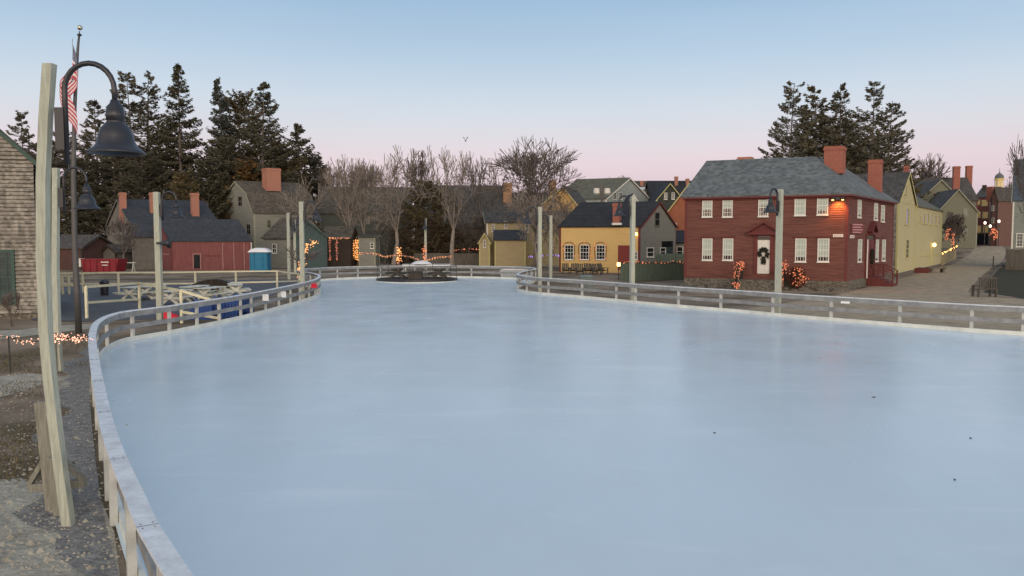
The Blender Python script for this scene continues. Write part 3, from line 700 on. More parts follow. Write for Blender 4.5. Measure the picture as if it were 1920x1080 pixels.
# --- mustard cottage
COT = House('ochre_cottage', 'small ochre plastered cottage with dark roof and three lit garland windows', 'cottage', pt(1050, 80), pt(1199, 77), 8.6, 0, 4.5, 6.95, 'x', M_ochre, M_blackroof, M_redtrim,
            sdir=(4.9, 7), pitch=None, wallR=M_greywall, oh=.15)
cl = MB()
for i in range(44):       # grey clapboards on the gable end
    z0c = .1 + i * .155
    if z0c > 6.7: break
    hw = 4.3 if z0c < 4.5 else 4.3 * (6.95 - z0c) / 2.45
    hw2 = 4.3 if z0c + .155 < 4.5 else 4.3 * max(.01, 6.95 - z0c - .155) / 2.45
    cl.add([COT.wp('R', 4.3 - hw, z0c, .04), COT.wp('R', 4.3 + hw, z0c, .04), COT.wp('R', 4.3 + hw2, z0c + .155, .01), COT.wp('R', 4.3 - hw2, z0c + .155, .01)], [(0, 1, 2, 3)])
    cl.add([COT.wp('R', 4.3 - hw, z0c, .04), COT.wp('R', 4.3 + hw, z0c, .04), COT.wp('R', 4.3 + hw, z0c, .0), COT.wp('R', 4.3 - hw, z0c, .0)], [(3, 2, 1, 0)])
cl.build('clapboards', M_greywall, COT.root)
for i, x in enumerate((1059, 1088, 1118)):
    COT.window('F', x, 459, x + 17, 487, cols=3, rows=4)
    c4 = [onwall(COT, 'F', *q, .15) for q in ((x - 1, 488), (x - 1, 458), (x + 18, 458), (x + 18, 488))]
    garland('lit_garland', ('garland of small lights round the left window of the ochre cottage', 'garland of small lights round the middle window of the ochre cottage', 'garland of small lights round the right window of the ochre cottage')[i], c4, 26, .05, M_bulbdim, M_leafy, .04, None, .03, 20 + i)
COT.panel('door', 'F', 1159, 460, 1181, 506, M_door, 0, .07)
COT.window('F', 1190, 471, 1196, 487, cols=2, rows=2)
COT.chimney(1151, 1163, 381, 78.5, M_brick, 4.4)
fl = MB(); fp = at(1156, 419, 77.6); fl.box(-.45, .45, -.35, .3, -.15, .06); fo = fl.build('chimney_flashing', M_white, COT.roof); fo.location = fp - Vector((COT.A.x, COT.A.y, 0))
COT.window('R', 1227, 398, 1236, 424, M_greyw2, cols=1, rows=2); COT.window('R', 1212, 464, 1225, 482, M_white, cols=1, rows=2); COT.window('R', 1237, 464, 1247, 480, M_white, cols=1, rows=2)
COT.panel('shed_door', 'R', 1240, 452, 1260, 463, M_glass, 0, .12); COT.panel('shed_door', 'R', 1249, 463, 1260, 481, M_glassg, 0, .12)
lp_ = onwall(COT, 'F', 1193.5, 439, .15)
t = thing('wall_lantern', 'lit amber lantern high on the ochre cottage wall beside its corner', 'lamp', lp_)
mb = MB(); mb.box(-.1, .1, -.1, .1, -.12, .16); mb.build('lantern', M_lit, t); mb = MB(); mb.box(-.14, .14, -.14, .14, .161, .21); mb.box(-.03, .03, .1, .16, -.1, .1); mb.build('cap', M_black, t)
ANN = House('grey_annex', 'low grey clapboard annex with dark roof tucked between cottage and red house', 'house', pt(1261, 86), pt(1300, 85), 5, 0, 3.6 - .7, 3.6 + .5, 'x', M_greywall, M_blackroof, M_white, pitch=.15)
ANN.window('F', 1269, 462, 1281, 481, cols=1, rows=2)
FEN2 = thing('plank_fence', 'grey plank fence piece between the cottage gable and the red house', 'fence', (gx(1222, 80), 80, 0))
mb = MB()
for i in range(4): mb.box(0, 3.4, -.03, .03, .2 + i * .42, .55 + i * .42)
mb.build('planks', M_greenfence, FEN2)
# green board fence with lights
def board_fence(label, P, Q, h, m, bw=.16, lights=None, seed=1, rail=True, name='board_fence'):
    P = Vector(P); Q = Vector(Q); t = thing(name, label, 'fence', P); d = (Q - P); L_ = d.length; d.normalize(); n = Vector((d.y, -d.x, 0)); rng = random.Random(seed)
    mb = MB(); x = 0
    while x < L_:
        w_ = bw * rng.uniform(.85, 1.1); hh = h + rng.uniform(-.03, .03); a = d * x; b = d * min(L_, x + w_ - .015); o = n * rng.uniform(0, .012)
        mb.hexa([a + o, b + o, b + o + n * .025, a + o + n * .025], [q + Vector((0, 0, hh)) for q in (a + o, b + o, b + o + n * .025, a + o + n * .025)]); x += w_
    mb.build('boards', m, t)
    if rail:
        rl_ = MB()
        for z in (.3, h - .3): rl_.bar(-n * .03 + Vector((0, 0, z)), d * L_ - n * .03 + Vector((0, 0, z)), .05, .09)
        rl_.build('rail', m, t)
    return t
fp0, fp1 = hit(1163, 527), hit(1290, 524)
board_fence('green painted board fence with lights along its top between cottage and red house', fp0, fp1, 1.45, M_greenfence, .2)
garland('string_lights', 'row of small orange lights along the top of the green board fence', [fp0 + Vector((0, -.08, 1.5)), (fp0 + fp1) / 2 + Vector((0, -.08, 1.42)), fp1 + Vector((0, -.08, 1.5))], 60, .05, M_bulbdim, M_leafy, .04, None, .03, 31)
t = thing('path_lantern', 'small lit yellow lantern on a stake at the left end of the green fence', 'lamp', hit(1160, 524))
mb = MB(); mb.box(-.03, .03, -.03, .03, 0, 1.1); mb.build('stake', M_black, t); mb = MB(); mb.box(-.13, .13, -.13, .13, 1.1, 1.4); mb.build('lantern', M_lit, t)

# --- houses in the middle distance (front-left corner, front-right corner)
def win(H, key, lst, frame=None, glass=None, cols=2, rows=4, fw=.06):
    for x0, y0, x1, y1 in lst: H.window(key, x0, y0, x1, y1, frame, glass, cols, rows, fw=fw)
# shingled gable house at the left edge
LH_R = Vector((gx(68, 34.8), 34.8)); LH_L = LH_R - Vector((.97, .24)) * 13
LFT = House('shingled_house', 'weathered grey shingled house with green trim cut by the left edge', 'house', LH_L, LH_R, 10, 0, 6.85, 6.85 + 6.3, 'y', M_shingw, M_greyroof, M_greentrim, sdir=(-.46, .89), pitch=.17, corner=False, oh=.12, found=.25, lap=.10)
LFT.window('F', -28, 468, 30, 571, M_greentrim, M_glassg, cols=4, rows=8, fw=.13)
# far-left dark shed
H = House('wooden_shed', 'dark reddish wooden shed with grey roof half hidden behind the flagpole', 'shed', pt(86, 84), pt(152, 83), 5, 0, 2.35, 3.6, 'x', mat('dark_red_boards', (.075, .04, .035), .9, .3, 3, 0, None, (4, 4, .5)), M_dkroof, M_dkwood)
# grey saltbox
H = House('grey_saltbox_house', 'grey board house with steep dark blue roof and three brick chimneys', 'house', pt(247, 88), pt(410, 93), 10.5, 0, 4.9, 7.7, 'x', M_taupe, M_blueroof, M_taupe, sdir=(-6.6, 8), wallL=M_greyw2, oh=.15)
H.chimney(224, 235, 361, 90.6, M_brick2, 5); H.chimney(281, 292, 361, 91.4, M_brick2, 5); H.chimney(358.5, 371, 362, 93.4, M_brick2, 5)
win(H, 'L', [(233, 432, 239, 453), (234, 465, 240, 484), (200, 425, 206, 440), (206, 395, 210, 405)], M_taupe, M_glass, 2, 2)
LT = House('grey_lean_to', 'plain taupe lean-to with dark roof standing against the grey board house', 'shed', pt(248, 85.5), pt(300, 86), 4, 0, 3.55, 4.75, 'x', M_taupe, M_blueroof, M_greyw2)
SM = House('lean_to_hut', 'small grey hut with slanting roof below the grey board house gable', 'shed', pt(191, 86), pt(216, 85.5), 2.5, 0, 1.9, 2.6, 'y', M_taupe, M_dkroof, M_dkwood)
# red barn
BARN = House('red_barn', 'low faded red barn with dark blue roof and plank doors', 'barn', pt(320, 83), pt(470, 84), 7.0, 0, 3.05, 5.25, 'x', M_barn, M_blueroof, M_redtrim, sdir=(-4.7, 5.2), oh=.12)
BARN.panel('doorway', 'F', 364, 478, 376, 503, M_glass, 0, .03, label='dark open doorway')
for x in (362.5, 376.5): BARN.panel('door_post', 'F', x - 1, 476, x + 1, 505, M_barntrim, 0, .08)
BARN.panel('door_head', 'F', 361, 475, 378, 477, M_barntrim, 0, .09)
for x in (417, 438, 457): BARN.panel('batten', 'F', x, 455, x + 1.8, 505, M_barntrim, 0, .05)
BARN.panel('plank_door', 'F', 419.3, 457, 437.5, 504, M_barn, 0, .03); BARN.panel('plank_door', 'F', 440.5, 457, 456.5, 504, M_barn, 0, .03)
BARN.panel('band_board', 'F', 384, 479, 415, 480.5, M_redtrim, 0, .03); BARN.panel('band_board', 'L', 279, 475, 318, 477, M_barntrim, 0, .05)
dn = MB(); p = BARN.wp('F', BARN.w + .05, 0, .05); dn.tube([p + Vector((0, 0, 2.9)), p + Vector((0, 0, 1.4)), p + Vector((.15, 0, 1.1)), p + Vector((.15, 0, .1))], .06, 8); dn.build('downspout', M_white, BARN.root)
# gambrel house
GAM = House('gambrel_house', 'tall pale grey house with gambrel wooden roof and one wide brick chimney', 'house', pt(477, 98), pt(594, 102), 9.0, 0, 6.5, 10.3, 'x', M_gambrel, M_brownroof, M_sagetrim, sdir=(-6.2, 6.2), pitch=.2,
            prof=[(0, 6.5), (1.7, 8.9), (4.5, 10.4), (7.3, 8.9), (9.0, 6.5)], oh=.15)
GAM.chimney(496, 521, 316, 101.5, M_brick2, 9.2)
win(GAM, 'L', [(447, 368, 455, 387), (463, 420, 471, 440)], M_gambrel, M_glass, 2, 2)
win(GAM, 'F', [(500, 412, 508, 428)], M_sagetrim, M_glass, 2, 4)
# lower houses in front
EL = House('brown_roof_ell', 'low grey house with brown roof standing before the gambrel house', 'house', pt(494, 91), pt(545, 89), 6, 0, 3.4, 5.6, 'x', M_gambrel, M_brownroof, None, pitch=.2)
win(EL, 'F', [(511, 457, 519, 475)], M_white, M_glass, 2, 2)
TG = House('teal_shed', 'dark teal board shed with gable end behind the lamp posts', 'shed', pt(556, 88.5), pt(612, 90), 7, 0, 3.6, 5.2, 'y', M_tealg, M_dkroof, M_tealg, peak=1.2)
PO = House('open_wood_shed', 'small open fronted wooden shed with brown roof and lit posts', 'shed', pt(606, 93), pt(656, 93), 4, 0, 3.4, 4.6, 'x', M_dkwood, M_brownroof, M_dkwood)
for q, x in enumerate((618, 631)):
    garland('lit_garland', ('orange lights wound round the left post of the open shed', 'orange lights wound round the second post of the open shed')[q], [hit(x, 500) * 1.0 if False else Vector((gx(x, 91.5), 91.5, .9)), Vector((gx(x, 91.5), 91.5, 3.2))], 70, .06, M_bulbdim, M_barntrim, .035, None, .07, 40 + q)
garland('lit_garland', 'orange lights along the beam over the open wooden shed', [Vector((gx(617, 91.5), 91.5, 3.3)), Vector((gx(656, 91.5), 91.5, 3.35))], 80, .05, M_bulb, M_barntrim, .035, None, .07, 44)
LG = House('long_grey_house', 'long grey green house with wide brown roof behind the wrapped tree', 'house', pt(600, 105), pt(772, 107), 9, .2, 6.6, 10.2, 'x', mat('grey_green_wall', (.095, .105, .088), .9, .2, 2, 0, None, WS), M_brownroof, M_sage, pitch=.22, oh=.2)
win(LG, 'F', [(693, 455, 702, 466), (686, 405, 694, 420), (740, 405, 748, 420), (720, 455, 728, 468)], M_sagetrim, M_glass)
WS_ = House('flat_grey_shed', 'small flat roofed grey shed beside the tree wrapped in lights', 'shed', pt(673, 94), pt(703, 94), 3, 0, 3.45, 3.7, 'x', M_gambrel, M_greyroof, M_sagetrim)
win(WS_, 'F', [(694, 455, 701, 466)], M_white, M_glass, 2, 2)
DK = House('dark_roof_house', 'large house with broad dark brown roof behind the bare trees', 'house', pt(778, 112), pt(948, 113), 12, .4, 4.9, 10.9, 'x', mat('dim_brown_wall', (.085, .07, .055), .9, .3, 2), M_dkroof, M_dkwood, oh=.2)
DK2 = House('low_dark_roof_house', 'lower dark roofed house between two ochre brick chimneys', 'house', pt(938, 114), pt(1040, 115), 9, .5, 6.0, 9.9, 'x', mat('ochre_wall_b', (.34, .25, .12), .9, .2, 2), M_dkroof, M_yel, oh=.15)
DK2.chimney(943, 959, 343, 117, M_ybrick, 7); DK2.chimney(1029, 1042, 338, 118, M_ybrick, 7)
M_ydim = mat('straw_yellow_wall', (.36, .30, .17), .85, .15, 1.5, 0, None, WS)
YW = House('yellow_ell', 'straw yellow clapboard house half hidden by a bare tree', 'house', pt(913, 97), pt(1078, 98), 8, 0, 5.2, 6.6, 'x', M_ydim, M_greyroof, M_white, pitch=.2)
win(YW, 'F', [(922, 420, 928, 434), (945, 415, 951, 428), (985, 420, 991, 435), (1030, 450, 1037, 466)], M_white, M_glass)
YL = House('yellow_lean_to', 'low straw yellow lean-to with slate blue roof', 'shed', pt(928, 94.5), pt(985, 94.5), 3, 0, 3.2, 4.2, 'x', M_ydim, M_blueroof, M_yeltrim)
YB_ = House('yellow_bay', 'small gabled yellow bay left of the straw yellow house', 'shed', pt(899, 95), pt(918, 95), 3, 0, 3.0, 3.9, 'y', M_ydim, M_greyroof, M_yeltrim)
win(YB_, 'F', [(906, 450, 911, 464)], M_white, M_glass, 2, 2)
YG = House('tall_yellow_house', 'tall ochre yellow house with steep gable behind the ochre cottage', 'house', pt(990, 108), pt(1098, 106), 10, 0, 6.3, 10.1, 'y', mat('ochre_wall_c', (.42, .27, .10), .9, .2, 1.5, 0, None, WS), M_greyroof, M_yeltrim, peak=4.8)
win(YG, 'F', [(1012, 395, 1019, 410), (1040, 395, 1047, 410)], M_white, M_glass)
GR = House('green_roof_house', 'pale blue grey house with wide green grey roof and gable', 'house', pt(1040, 132), pt(1136, 128), 11, 1.7, 9.6, 13.0, 'x', mat('pale_blue_wall', (.26, .29, .28), .85, .12, 2), M_greenroof, M_white, sdir=(9.5, 8.5), oh=.25)
win(GR, 'R', [(1149, 361, 1155, 374), (1160, 361, 1166, 374)], M_white, M_glass, 2, 4)
DR = House('brown_terrace', 'dark brown roofed terrace with chimneys on the skyline', 'house', pt(1172, 150), pt(1228, 150), 9, 1.7, 11.4, 14.0, 'x', M_dkwood, M_brownroof, M_dkwood)
DR.chimney(1179, 1184, 337, 150, M_brick2, 12); DR.chimney(1200, 1206, 339, 153, M_brick2, 12)
DM = House('white_dormer_house', 'narrow white house front rising over the dark cottage roof', 'house', pt(1200, 140), pt(1213, 140), 3, 1.7, 11.6, 12.0, 'x', M_white, M_white, M_white)
WG = House('white_gable_house', 'small white gable peeking over the cottage roof', 'house', pt(1174, 120), pt(1200, 120), 6, 1.7, 8.3, 9.8, 'y', M_white, M_blackroof, M_white)
CG = House('dark_green_gable_house', 'dark green house with cream gable trim and two white windows', 'house', pt(1231, 125), pt(1279, 125), 8, 1.7, 9.3, 11.7, 'y', mat('dark_green_wall', (.045, .055, .045), .85, .2, 2), M_blackroof, M_yeltrim, oh=.3)
win(CG, 'F', [(1245, 361, 1251, 374), (1259, 361, 1265, 374)], M_white, M_glassg)
CGR = House('black_roof_house', 'long black roofed house behind the cream gable', 'house', pt(1222, 134), pt(1330, 134), 8, 1.7, 10.0, 12.9, 'x', M_dkwood, M_blackroof, M_dkwood)
CGR.chimney(1265, 1271, 331, 137, M_brick2, 11.5); CGR.chimney(1286, 1292, 335, 137, M_brick2, 11.5)
BK = House('orange_brick_house', 'orange brown house wall with cream roof edge behind the red house', 'house', pt(1238, 95), pt(1345, 93), 9, 0, 5.3, 9.7, 'y', mat('terracotta_wall', (.27, .10, .055), .9, .15, 2), M_greyroof, M_yeltrim)
win(BK, 'F', [(1260, 418, 1269, 440)], M_white, M_white, 1, 2)

# --- pale yellow houses beside the road
P0 = Vector((gx(1682.5, 69), 69)); P1 = Vector((gx(1765, 95), 95)); dl = P1 - P0
def online(px):
    r_ = (px - 960) / F; t_ = (P0.x - r_ * P0.y) / (r_ * dl.y - dl.x); return P0 + dl * t_
Q = online(1713.5)
Y1 = House('pale_yellow_gable_house', 'pale yellow clapboard house with steep gable end facing the road', 'house', P0, Q, 8, 0, 6.5, 9.3, 'y', M_yel, M_greyroof, M_yeltrim, pitch=.16, found=.35, wallL=M_shingw, sdir=(-.75, .66), oh=.12)
win(Y1, 'F', [(1696.5, 391, 1703, 421), (1697.5, 449, 1703, 484), (1695.5, 346, 1699.5, 364)], M_yeltrim, M_glassg, 1, 4)
Y1.chimney(1695, 1705, 311, 79, M_brick, 7.5)
Y2 = House('pale_yellow_long_house', 'long pale yellow clapboard house with five upper windows beside the road', 'house', Q + dl.normalized() * .05, P1, 8, 0, 6.5, 9.0, 'x', M_yel, M_greenroof, M_yeltrim, pitch=.16, found=.3, oh=.15)
win(Y2, 'F', [(1729, 399, 1733, 419), (1736, 400, 1740, 420), (1743, 402, 1747, 421), (1751, 403, 1754, 422), (1757, 405, 1760, 423), (1723, 405, 1726, 415)], M_yeltrim, M_glassg, 1, 2)
Y2.panel('door', 'F', 1743, 462, 1748, 496, M_yeltrim, 0, .06); Y2.panel('door_hood', 'F', 1726, 477, 1758, 479, M_yeltrim, 0, .1)
Y2.panel('bulkhead', 'F', 1713.8, 502, 1722, 511, M_redtrim, 0.05, 1.2)
lp_ = onwall(Y2, 'F', 1746, 459, .3)
t = thing('wall_lantern', 'bright lit round lantern over the door of the long pale yellow house', 'lamp', lp_)
mb = MB(); mb.lathe([(0, .24), (.15, .15), (.2, 0), (.15, -.15), (0, -.24)], (0, 0, 0), 10); mb.build('globe', M_lit, t, True); mb = MB(); mb.box(-.04, .04, -.04, .3, .2, .3); mb.build('bracket', M_black, t)
# low fence with lights past the yellow house
q0 = P1 + Vector((.3, .4)); d1 = dl.normalized(); yl = online(1792)
board_fence('low pale yellow board fence topped with lights beyond the long yellow house', (q0.x, q0.y, .0), (yl.x, yl.y, zg(0, yl.y)), 1.3, M_ydim, .2)
garland('string_lights', 'bright yellow string of lights along the low yellow fence', [Vector((q0.x + .15, q0.y, 1.5)), Vector(((q0.x + yl.x) / 2, (q0.y + yl.y) / 2 - .2, 1.8)), Vector((yl.x, yl.y - .2, 2.2))], 60, .05, M_lit, M_leafy, .04, None, .05, 51)
# sage houses
G1 = House('sage_gable_house', 'sage green gabled house at the bend of the road', 'house', pt(1757, 124), pt(1831, 123), 9, 1.6, 7.4, 10.7, 'y', M_sage, M_greyroof, M_sagetrim, pitch=.2)
win(G1, 'F', [(1806, 391, 1815, 407), (1806, 425, 1814, 441)], M_sagetrim, M_glassg, 2, 4); G1.chimney(1788, 1799, 312, 126, M_brick, 9)
G2 = House('sage_wide_gable_house', 'sage green house with broad gable behind the sage gabled house', 'house', pt(1716, 133), pt(1806, 132), 9, 1.6, 9.0, 12.8, 'y', M_sage, M_greyroof, M_sagetrim, pitch=.2)
win(G2, 'F', [(1750, 363, 1759, 377)], M_brick, M_glass, 1, 2)
G3 = House('dark_roof_row_house', 'long dark roofed house on the skyline behind the sage houses', 'house', pt(1690, 142), pt(1830, 140), 11, 1.7, 9.8, 14.0, 'x', M_taupe, M_dkroof, M_redtrim)
G3.chimney(1812, 1822, 311, 146, M_brick, 12.5)
# street end
B1 = House('brick_row_house', 'three storey red brick house with pale windows at the street end', 'house', pt(1827, 158), pt(1858, 156), 10, 1.7, 11.1, 13.2, 'x', brick_mat('deep_red_brick', (.16, .04, .035), (.12, .03, .03)), M_dkroof, M_white)
win(B1, 'F', [(1830, 375, 1838, 384), (1841, 375, 1852, 386), (1830, 397, 1839, 408), (1842, 397, 1853, 409), (1831, 423, 1840, 436), (1843, 423, 1854, 436)], M_yeltrim, M_warmglass, 1, 2, .16)
B1.panel('shop_front', 'F', 1832, 439, 1853, 458, M_glass, 0, .1); B1.chimney(1843, 1849, 347, 160, M_dkwood, 11)
B2 = House('narrow_brick_house', 'narrow tall dark brick house with a red doorway decoration', 'house', pt(1857, 148), pt(1868, 147), 8, 1.7, 10.6, 12.4, 'y', brick_mat('dark_brick', (.11, .045, .035), (.09, .035, .03)), M_dkroof, M_dkwood)
B2.chimney(1853, 1864, 350, 150, M_brick, 10)
win(B2, 'F', [(1860, 385, 1864, 395), (1860, 408, 1864, 418)], M_white, M_glass, 1, 2)
garland('lit_garland', 'red and orange decorations round the doorway at the end of the street', [Vector((gx(1857, 145), 145, 3.9)), Vector((gx(1862, 145), 145, 4.6)), Vector((gx(1868, 145), 145, 3.7)), Vector((gx(1865, 145), 145, 3))], 70, .25, M_bulbdim, M_redtrim, .09, None, .12, 61)
for i, (x, y, lb) in enumerate([(1846, 418, 'lit white street lantern in front of the brick row house'), (1856, 424, 'lit white lantern hanging beside the street end doorway'), (1872, 415, 'lit white lantern by the green shop front')]):
    t = thing('street_lantern', lb, 'lamp', Vector((gx(x, 144), 144, 1.7))); zt = zz(y, 144) - 1.7
    mb = MB(); mb.tube([(0, 0, 0), (0, 0, zt - .2)], .07, 6); mb.build('pole', M_black, t); mb = MB(); mb.lathe([(0, .3), (.2, .15), (.2, -.15), (0, -.3)], (0, 0, zt), 8); mb.build('globe', mat('white_lit', (.9, .8, .7), .5, .1, 3, emit=(1, .75, .6), es=2.2), t)
B3 = House('grey_row_house', 'grey white row house with black roof beyond the street end', 'house', pt(1866, 165), pt(1905, 163), 9, 1.7, 10.9, 13.5, 'x', mat('grey_white_wall', (.17, .17, .15), .8, .2, 3), M_blackroof, M_white, pitch=.3)
win(B3, 'F', [(1872, 385, 1878, 395), (1882, 385, 1888, 395), (1878, 400, 1884, 410)], M_white, M_glass)
B4 = House('green_shop', 'green fronted shop with white window under dark porch roof', 'shop', pt(1871, 150), pt(1905, 149), 5, 1.7, 5.4, 6.8, 'x', mat('green_shop_wall', (.10, .17, .12), .8, .15, 3), M_blackroof, M_white)
win(B4, 'F', [(1884, 414, 1890, 425), (1881, 428, 1887, 440), (1889, 428, 1896, 440)], M_white, M_glassg, 2, 2, .12)
# cupola tower
cb_ = Vector((gx(1869.5, 230), 230, 1.7)); t = thing('cupola_tower', 'yellow cupola with grey dome and spire on the far skyline', 'tower', cb_)
def cz(y): return zz(y, 230) - 1.7
mb = MB(); mb.lathe([(1.5, 0), (1.5, cz(352))], (0, 0, 0), 10); mb.lathe([(1.05, cz(352)), (1.05, cz(337)), (1.35, cz(337)), (1.35, cz(335)), (0, cz(335))], (0, 0, 0), 12); mb.build('drum', M_gold, t)
mb = MB(); mb.lathe([(1.15, cz(335) + .01), (1.1, cz(330)), (.75, cz(327)), (.3, cz(325)), (.08, cz(322)), (.05, cz(316)), (0, cz(315))], (0, 0, 0), 12); mb.build('dome', M_slate, t, True)
mb = MB()
for i in range(8):
    an = i * math.pi / 4; mb.box(1.05 * math.cos(an) - .12, 1.05 * math.cos(an) + .12, 1.05 * math.sin(an) - .12, 1.05 * math.sin(an) + .12, cz(351), cz(337))
mb.build('column', M_white, t)
# right edge house and its board fence
RH_ = House('slate_roof_house', 'pale green grey house with slate blue roof cut by the right edge', 'house', pt(1897.5, 91), pt(2010, 88), 8, 0, 7.6, 12.4, 'x', mat('pale_sage_wall', (.22, .25, .22), .8, .12, 2, 0, None, WS), shingle_mat('blue_slate', (.08, .105, .13), .2, .25), M_white, pitch=.2, oh=.12)
win(RH_, 'F', [(1905, 437, 1919, 463)], M_white, M_glassg, 2, 4, .1)
board_fence('dark board fence below the pale house at the right edge', (gx(1888, 84), 84, 0), (gx(2000, 80), 80, 0), 2.2, M_greyfence, .2)
# grey fence in the middle
board_fence('weathered grey board fence behind the rink in front of the thicket', hit(776, 496.5), hit(936, 497.5), 1.45, M_greyfence, .2)

# ---------------------------------------------------------------- lamp posts
def lamp(h, label, base, rz, pathxy=None, post_m=M_post, w=.112, tall=None):
    t = thing('lamp_post', label, 'lamp post', base, rz, 'gooseneck lamp posts round the rink')
    mb = MB(); pts = pathxy or [(0, 0, -.2), (0, 0, h)]; P = [Vector(p) for p in pts]
    vs = []; fs = []
    for p in P: vs += [(p.x - w, p.y - w, p.z), (p.x + w, p.y - w, p.z), (p.x + w, p.y + w, p.z), (p.x - w, p.y + w, p.z)]
    for i in range(len(P) - 1): fs += [(4 * i + j, 4 * i + (j + 1) % 4, 4 * i + 4 + (j + 1) % 4, 4 * i + 4 + j) for j in range(4)]
    fs += [(3, 2, 1, 0), tuple(range(4 * len(P) - 4, 4 * len(P)))]; mb.add(vs, fs); mb.build('post', post_m, t)
    T = P[-1]; ox = T.x
    mb = MB(); mb.box(ox + w + .002, ox + w + .11, -.05, .05, h - 1.02, h - .52); mb.build('bracket', M_black, t)
    ar = []; ar.append((ox + w + .11, 0, h - 1.2)); ar.append((ox + w + .11, 0, h - .35)); cx = ox + w + .11 + .30
    for i in range(0, 13): a = math.pi - i * math.pi / 12; ar.append((cx + .30 * math.cos(a), 0, h - .31 + .32 * math.sin(a)))
    ar.append((cx + .30, 0, h - .46)); mb = MB(); mb.tube(ar, .033 if w < .1 else .048, 8); mb.build('arm', M_black, t, True)
    c = (cx + .30, 0, h - .44); mb = MB()
    mb.lathe([(0, .02), (.045, .015), (.06, -.03), (.095, -.07), (.10, -.12), (.105, -.125), (.105, -.23), (.09, -.235), (.12, -.27), (.17, -.33), (.20, -.42), (.215, -.50), (.25, -.55), (.31, -.595), (.33, -.62),
              (.325, -.628), (.30, -.61), (.24, -.57), (.20, -.50), (.185, -.42), (.15, -.33), (.05, -.28), (0, -.28)], c, 28)
    sh = mb.build('shade', M_black, t, True)
    mb = MB(); mb.lathe([(.085, 0), (.092, -.01), (.092, -.09), (.085, -.1)], (c[0], 0, c[2] - .128), 20)
    mb.lathe([(0, 0), (.055, -.01), (.065, -.12), (0, -.18)], (c[0], 0, c[2] - .40), 12); mb.build('lamp_bulb', M_blackin, sh, True)
    return t
bA = hit(131, 985); YA_ = bA.y
def prel(px, py): q = at(px, py, YA_); return (q.x - bA.x, 0, q.z)
lamp(at(93, 120, YA_).z, 'nearest tall lamp post, bowed greenish wood, at the left by the rink fence', bA, 0, [prel(131, 1000), prel(117, 900), prel(104, 800), prel(93, 700), prel(86, 620), prel(81, 480), prel(81, 340), prel(86, 220), prel(93, 120)], w=.058)
bB = hit(113, 697); YB2 = bB.y
def prel2(px, py): q = at(px, py, YB2); return (q.x - bB.x, 0, q.z)
lamp(at(105, 315, YB2).z, 'second lamp post from the left, greenish wood, just behind the nearest one', bB, 0, [prel2(113, 705), prel2(108, 640), prel2(104, 500), prel2(105, 315)], w=.07)
def lamp_px(px, ptop, Y, label, rz, base_px=None):
    x = gx(base_px or px, Y); return lamp(at(px, ptop, Y).z, label, (x, Y, zg(x, Y)), rz)
lamp_px(296, 360, 34.2, 'lamp post with a black loudspeaker, in front of the red barn', 0)
lamp_px(541, 399, 66, 'left one of the lamp posts clustered at the left neck of the rink', 0)
lamp_px(552.5, 412, 76, 'short far lamp post in the middle of the cluster, its shade toward the rink', R(-80))
lamp_px(566, 378, 44.6, 'tallest lamp post at the left neck where the fence bulges inward', 0)
lamp_px(1012, 388, 51.5, 'left one of the two lamp posts at the right neck of the rink', R(194))
lamp_px(1032.5, 404, 66, 'right, farther one of the two lamp posts at the right neck', R(194))
lamp_px(1186, 368, 43.5, 'lamp post standing in front of the ochre cottage corner', R(198))
lamp_px(1461, 355, 36.6, 'lamp post standing in front of the red house door', R(222))
lamp_px(798, 410, 84, 'small far lamp post behind the island, its shade seen from the front', R(-90))
# support frame at the foot of the nearest post
t = thing('timber_brace', 'rough grey timber brace with crossbeam at the foot of the nearest lamp post', 'post brace', bA + Vector((-.25, -.15, 0)))
def br(px, py, Y): return at(px, py, Y) - (bA + Vector((-.25, -.15, 0)))
mb = MB(); mb.bar(br(79, 753, 10.35), br(103, 975, 10.3), .15, .12, (0, 1, 0)); mb.build('upright', M_postw, t)
mb = MB(); mb.bar(br(98, 857, 10.12), br(115, 982, 10.1), .13, .08, (0, 1, 0)); mb.build('upright', M_postw, t)
mb = MB(); mb.bar(br(56, 914, 10.5), br(160, 905, 10.5), .1, .1); mb.build('crossbeam', M_postw, t)
for a, b in (((56, 908), (86, 858)), ((158, 900), (118, 862))):
    mb = MB(); mb.bar(br(*a, 10.5), br(*b, 10.5), .06, .09, (0, 1, 0)); mb.build('diagonal', M_postw, t)
# small secondary post and box by second lamp
t = thing('service_post', 'short grey post with two small boxes beside the second lamp post', 'post', hit(108, 698) + Vector((-.05, .0, 0)))
mb = MB(); mb.box(-.05, .05, -.05, .05, 0, .95); mb.build('post', M_postw, t); mb = MB(); mb.box(-.09, .03, -.12, -.052, .62, .82); mb.box(0.0, .1, -.12, -.052, .86, 1.05); mb.build('box', M_util, t)
# loudspeaker
spk = at(309, 456, 33.9); t = thing('loudspeaker', 'black horn loudspeaker fixed on the lamp post before the red barn', 'loudspeaker', spk)
mb = MB(); n_ = 16
for ring, (xx, r_) in enumerate([(-.25, .03), (-.15, .07), (0, .13), (.12, .18), (.2, .22)]):
    mb.v += [(xx, r_ * math.cos(2 * math.pi * j / n_), r_ * math.sin(2 * math.pi * j / n_)) for j in range(n_)]
mb.f = [(i * n_ + j, i * n_ + (j + 1) % n_, (i + 1) * n_ + (j + 1) % n_, (i + 1) * n_ + j) for i in range(4) for j in range(n_)] + [tuple(range(4 * n_, 5 * n_))]
mb.build('horn', M_black, t, True)
mb = MB(); mb.box(-.35, -.2, -.04, .04, -.05, .05); mb.build('mount', M_black, t)

